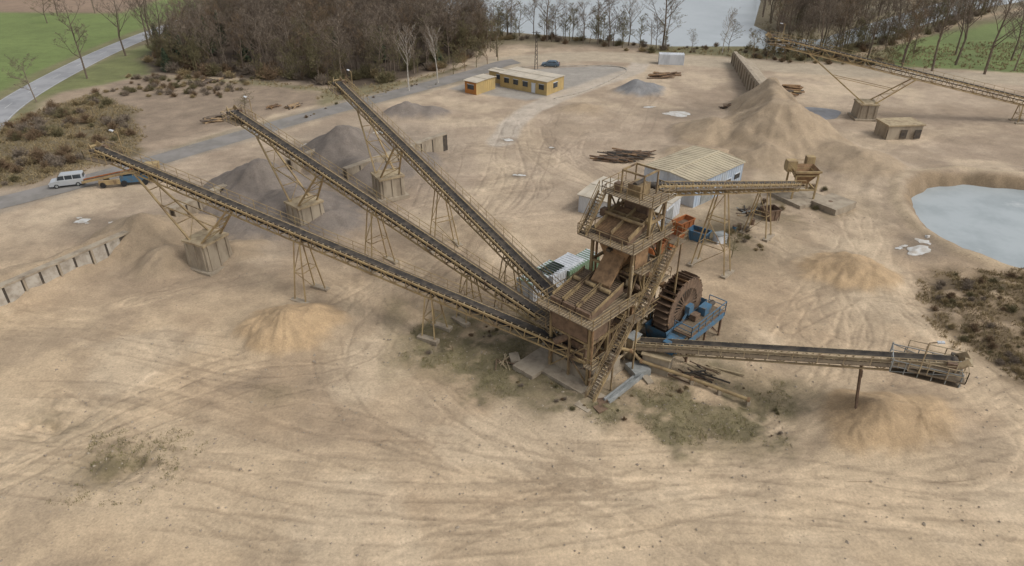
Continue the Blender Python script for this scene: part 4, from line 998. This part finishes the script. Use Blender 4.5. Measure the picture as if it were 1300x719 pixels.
def blades(name,pts,h,w,m,per=5):
    n=len(pts)*per; P=np.repeat(pts,per,0); a=rng.random(n)*6.283; r=rng.random(n)*.25
    bx=P[:,0]+np.cos(a)*r; by=P[:,1]+np.sin(a)*r; bz=HG(bx,by)-.02
    hh=h*(.5+rng.random(n)); t=rng.random(n)*6.283; dx=np.cos(t)*w;dy=np.sin(t)*w; l=rng.normal(0,.5,(n,2))*hh[:,None]
    co=np.empty((n,3,3)); co[:,0]=np.stack([bx-dx,by-dy,bz],1);co[:,1]=np.stack([bx+dx,by+dy,bz],1);co[:,2]=np.stack([bx+l[:,0],by+l[:,1],bz+hh],1)
    me=bpy.data.meshes.new(name); me.vertices.add(n*3); me.vertices.foreach_set('co',co.astype(np.float32).ravel())
    me.loops.add(n*3); me.loops.foreach_set('vertex_index',np.arange(n*3,dtype=np.int32)); me.polygons.add(n); me.polygons.foreach_set('loop_start',np.arange(0,n*3,3,dtype=np.int32))
    me.update(calc_edges=True); me.validate(); me.materials.append(M[m]); o=bpy.data.objects.new(name,me); scene.collection.objects.link(o)
def sample(P,n,thr=0,sc=2.5,seed=83):
    P=np.array(P);q=rng.random((n,2))*(P.max(0)-P.min(0))+P.min(0)
    d=sdpoly([tuple(p) for p in P],q[:,0],q[:,1])+(fbm(q[:,0],q[:,1],3,4,81)-.5)*6
    k=(d<.3)&(fbm(q[:,0],q[:,1],sc,5,seed)>thr+.12*rng.random(n)); return q[k]
blades('dry_grass_tufts',sample(SCRC,8000,.46),.14,.025,'moss')
blades('dry_grass_tufts',sample(SCRC,3000,.5),.18,.02,'grassd')
blades('dry_grass_tufts',sample(SCRR,14000,.42),.25,.035,'grassd')
blades('dry_grass_tufts',sample([(-38,37),(-27,37),(-26,46),(-38,46)],1300,.5),.14,.025,'moss')
blades('dry_grass_tufts',sample(HEDGE,9000,.3),.4,.05,'grassd')
blades('dry_grass_tufts',sample([(36,190),(56,186),(120,171),(180,162),(180,215),(80,190),(40,198)],9000,.4),.5,.07,'grassd')
blades('dry_grass_tufts',sample([(-92,166),(-60,163),(-42,156),(-24,163),(-10,178),(-22,158),(-40,142),(-42,152),(-60,159)],6000,.4),.4,.06,'grassd')
mb=MB()
for i in range(3000):
    if i%2: x_=random.uniform(-45,48);y_=random.uniform(32,62)
    else:
        c=random.choice([(-32,41,4),(6,50,6),(-5,60,6),(-40,74,6),(44,90,8),(18,50,7),(-66,150,14),(-33,88,10),(30,82,7)]); x_=random.gauss(c[0],c[2]);y_=random.gauss(c[1],c[2]*.7)
    s=abs(random.gauss(0,.05))+.03; z=hg(x_,y_)
    P=[V((x_+s*random.uniform(.7,1.4)*a,y_+s*random.uniform(.7,1.4)*b_,z+s*c*.8)) for a,b_,c in ((1,0,0),(0,1,0),(-1,0,0),(0,-1,0),(0,0,1))]
    mb.add(P,[(0,1,4),(1,2,4),(2,3,4),(3,0,4)],'stone')
mb.obj('scattered_stones')

# ------------------------------------------------------------ light, camera
az=math.radians(112); el=math.radians(50)
sd_=V((math.sin(az)*math.cos(el),math.cos(az)*math.cos(el),math.sin(el)))
w=bpy.data.worlds.new('World'); scene.world=w; w.use_nodes=True; nt=w.node_tree
sk=nt.nodes.new('ShaderNodeTexSky'); sk.sky_type='NISHITA'; sk.sun_disc=False; sk.sun_elevation=el; sk.sun_rotation=az; sk.dust_density=3; sk.altitude=50
hs=nt.nodes.new('ShaderNodeHueSaturation'); hs.inputs['Saturation'].default_value=.25
bg=nt.nodes['Background']; bg.inputs['Strength'].default_value=.15
nt.links.new(sk.outputs[0],hs.inputs['Color']); nt.links.new(hs.outputs[0],bg.inputs['Color'])
sl_=bpy.data.lights.new('sun','SUN'); sl_.energy=1.4; sl_.angle=math.radians(26); sl_.color=(1,.97,.92)
so=bpy.data.objects.new('sun',sl_); so.rotation_euler=sd_.to_track_quat('Z','Y').to_euler(); so.location=(50,-50,100); scene.collection.objects.link(so)
cam=bpy.data.cameras.new('camera'); cam.sensor_width=36; cam.lens=880/1300*36; cam.clip_end=6000; cam.clip_start=1
co=bpy.data.objects.new('camera',cam); co.location=(0,0,42); co.rotation_euler=(math.radians(90-30.8),0,0); scene.collection.objects.link(co); scene.camera=co
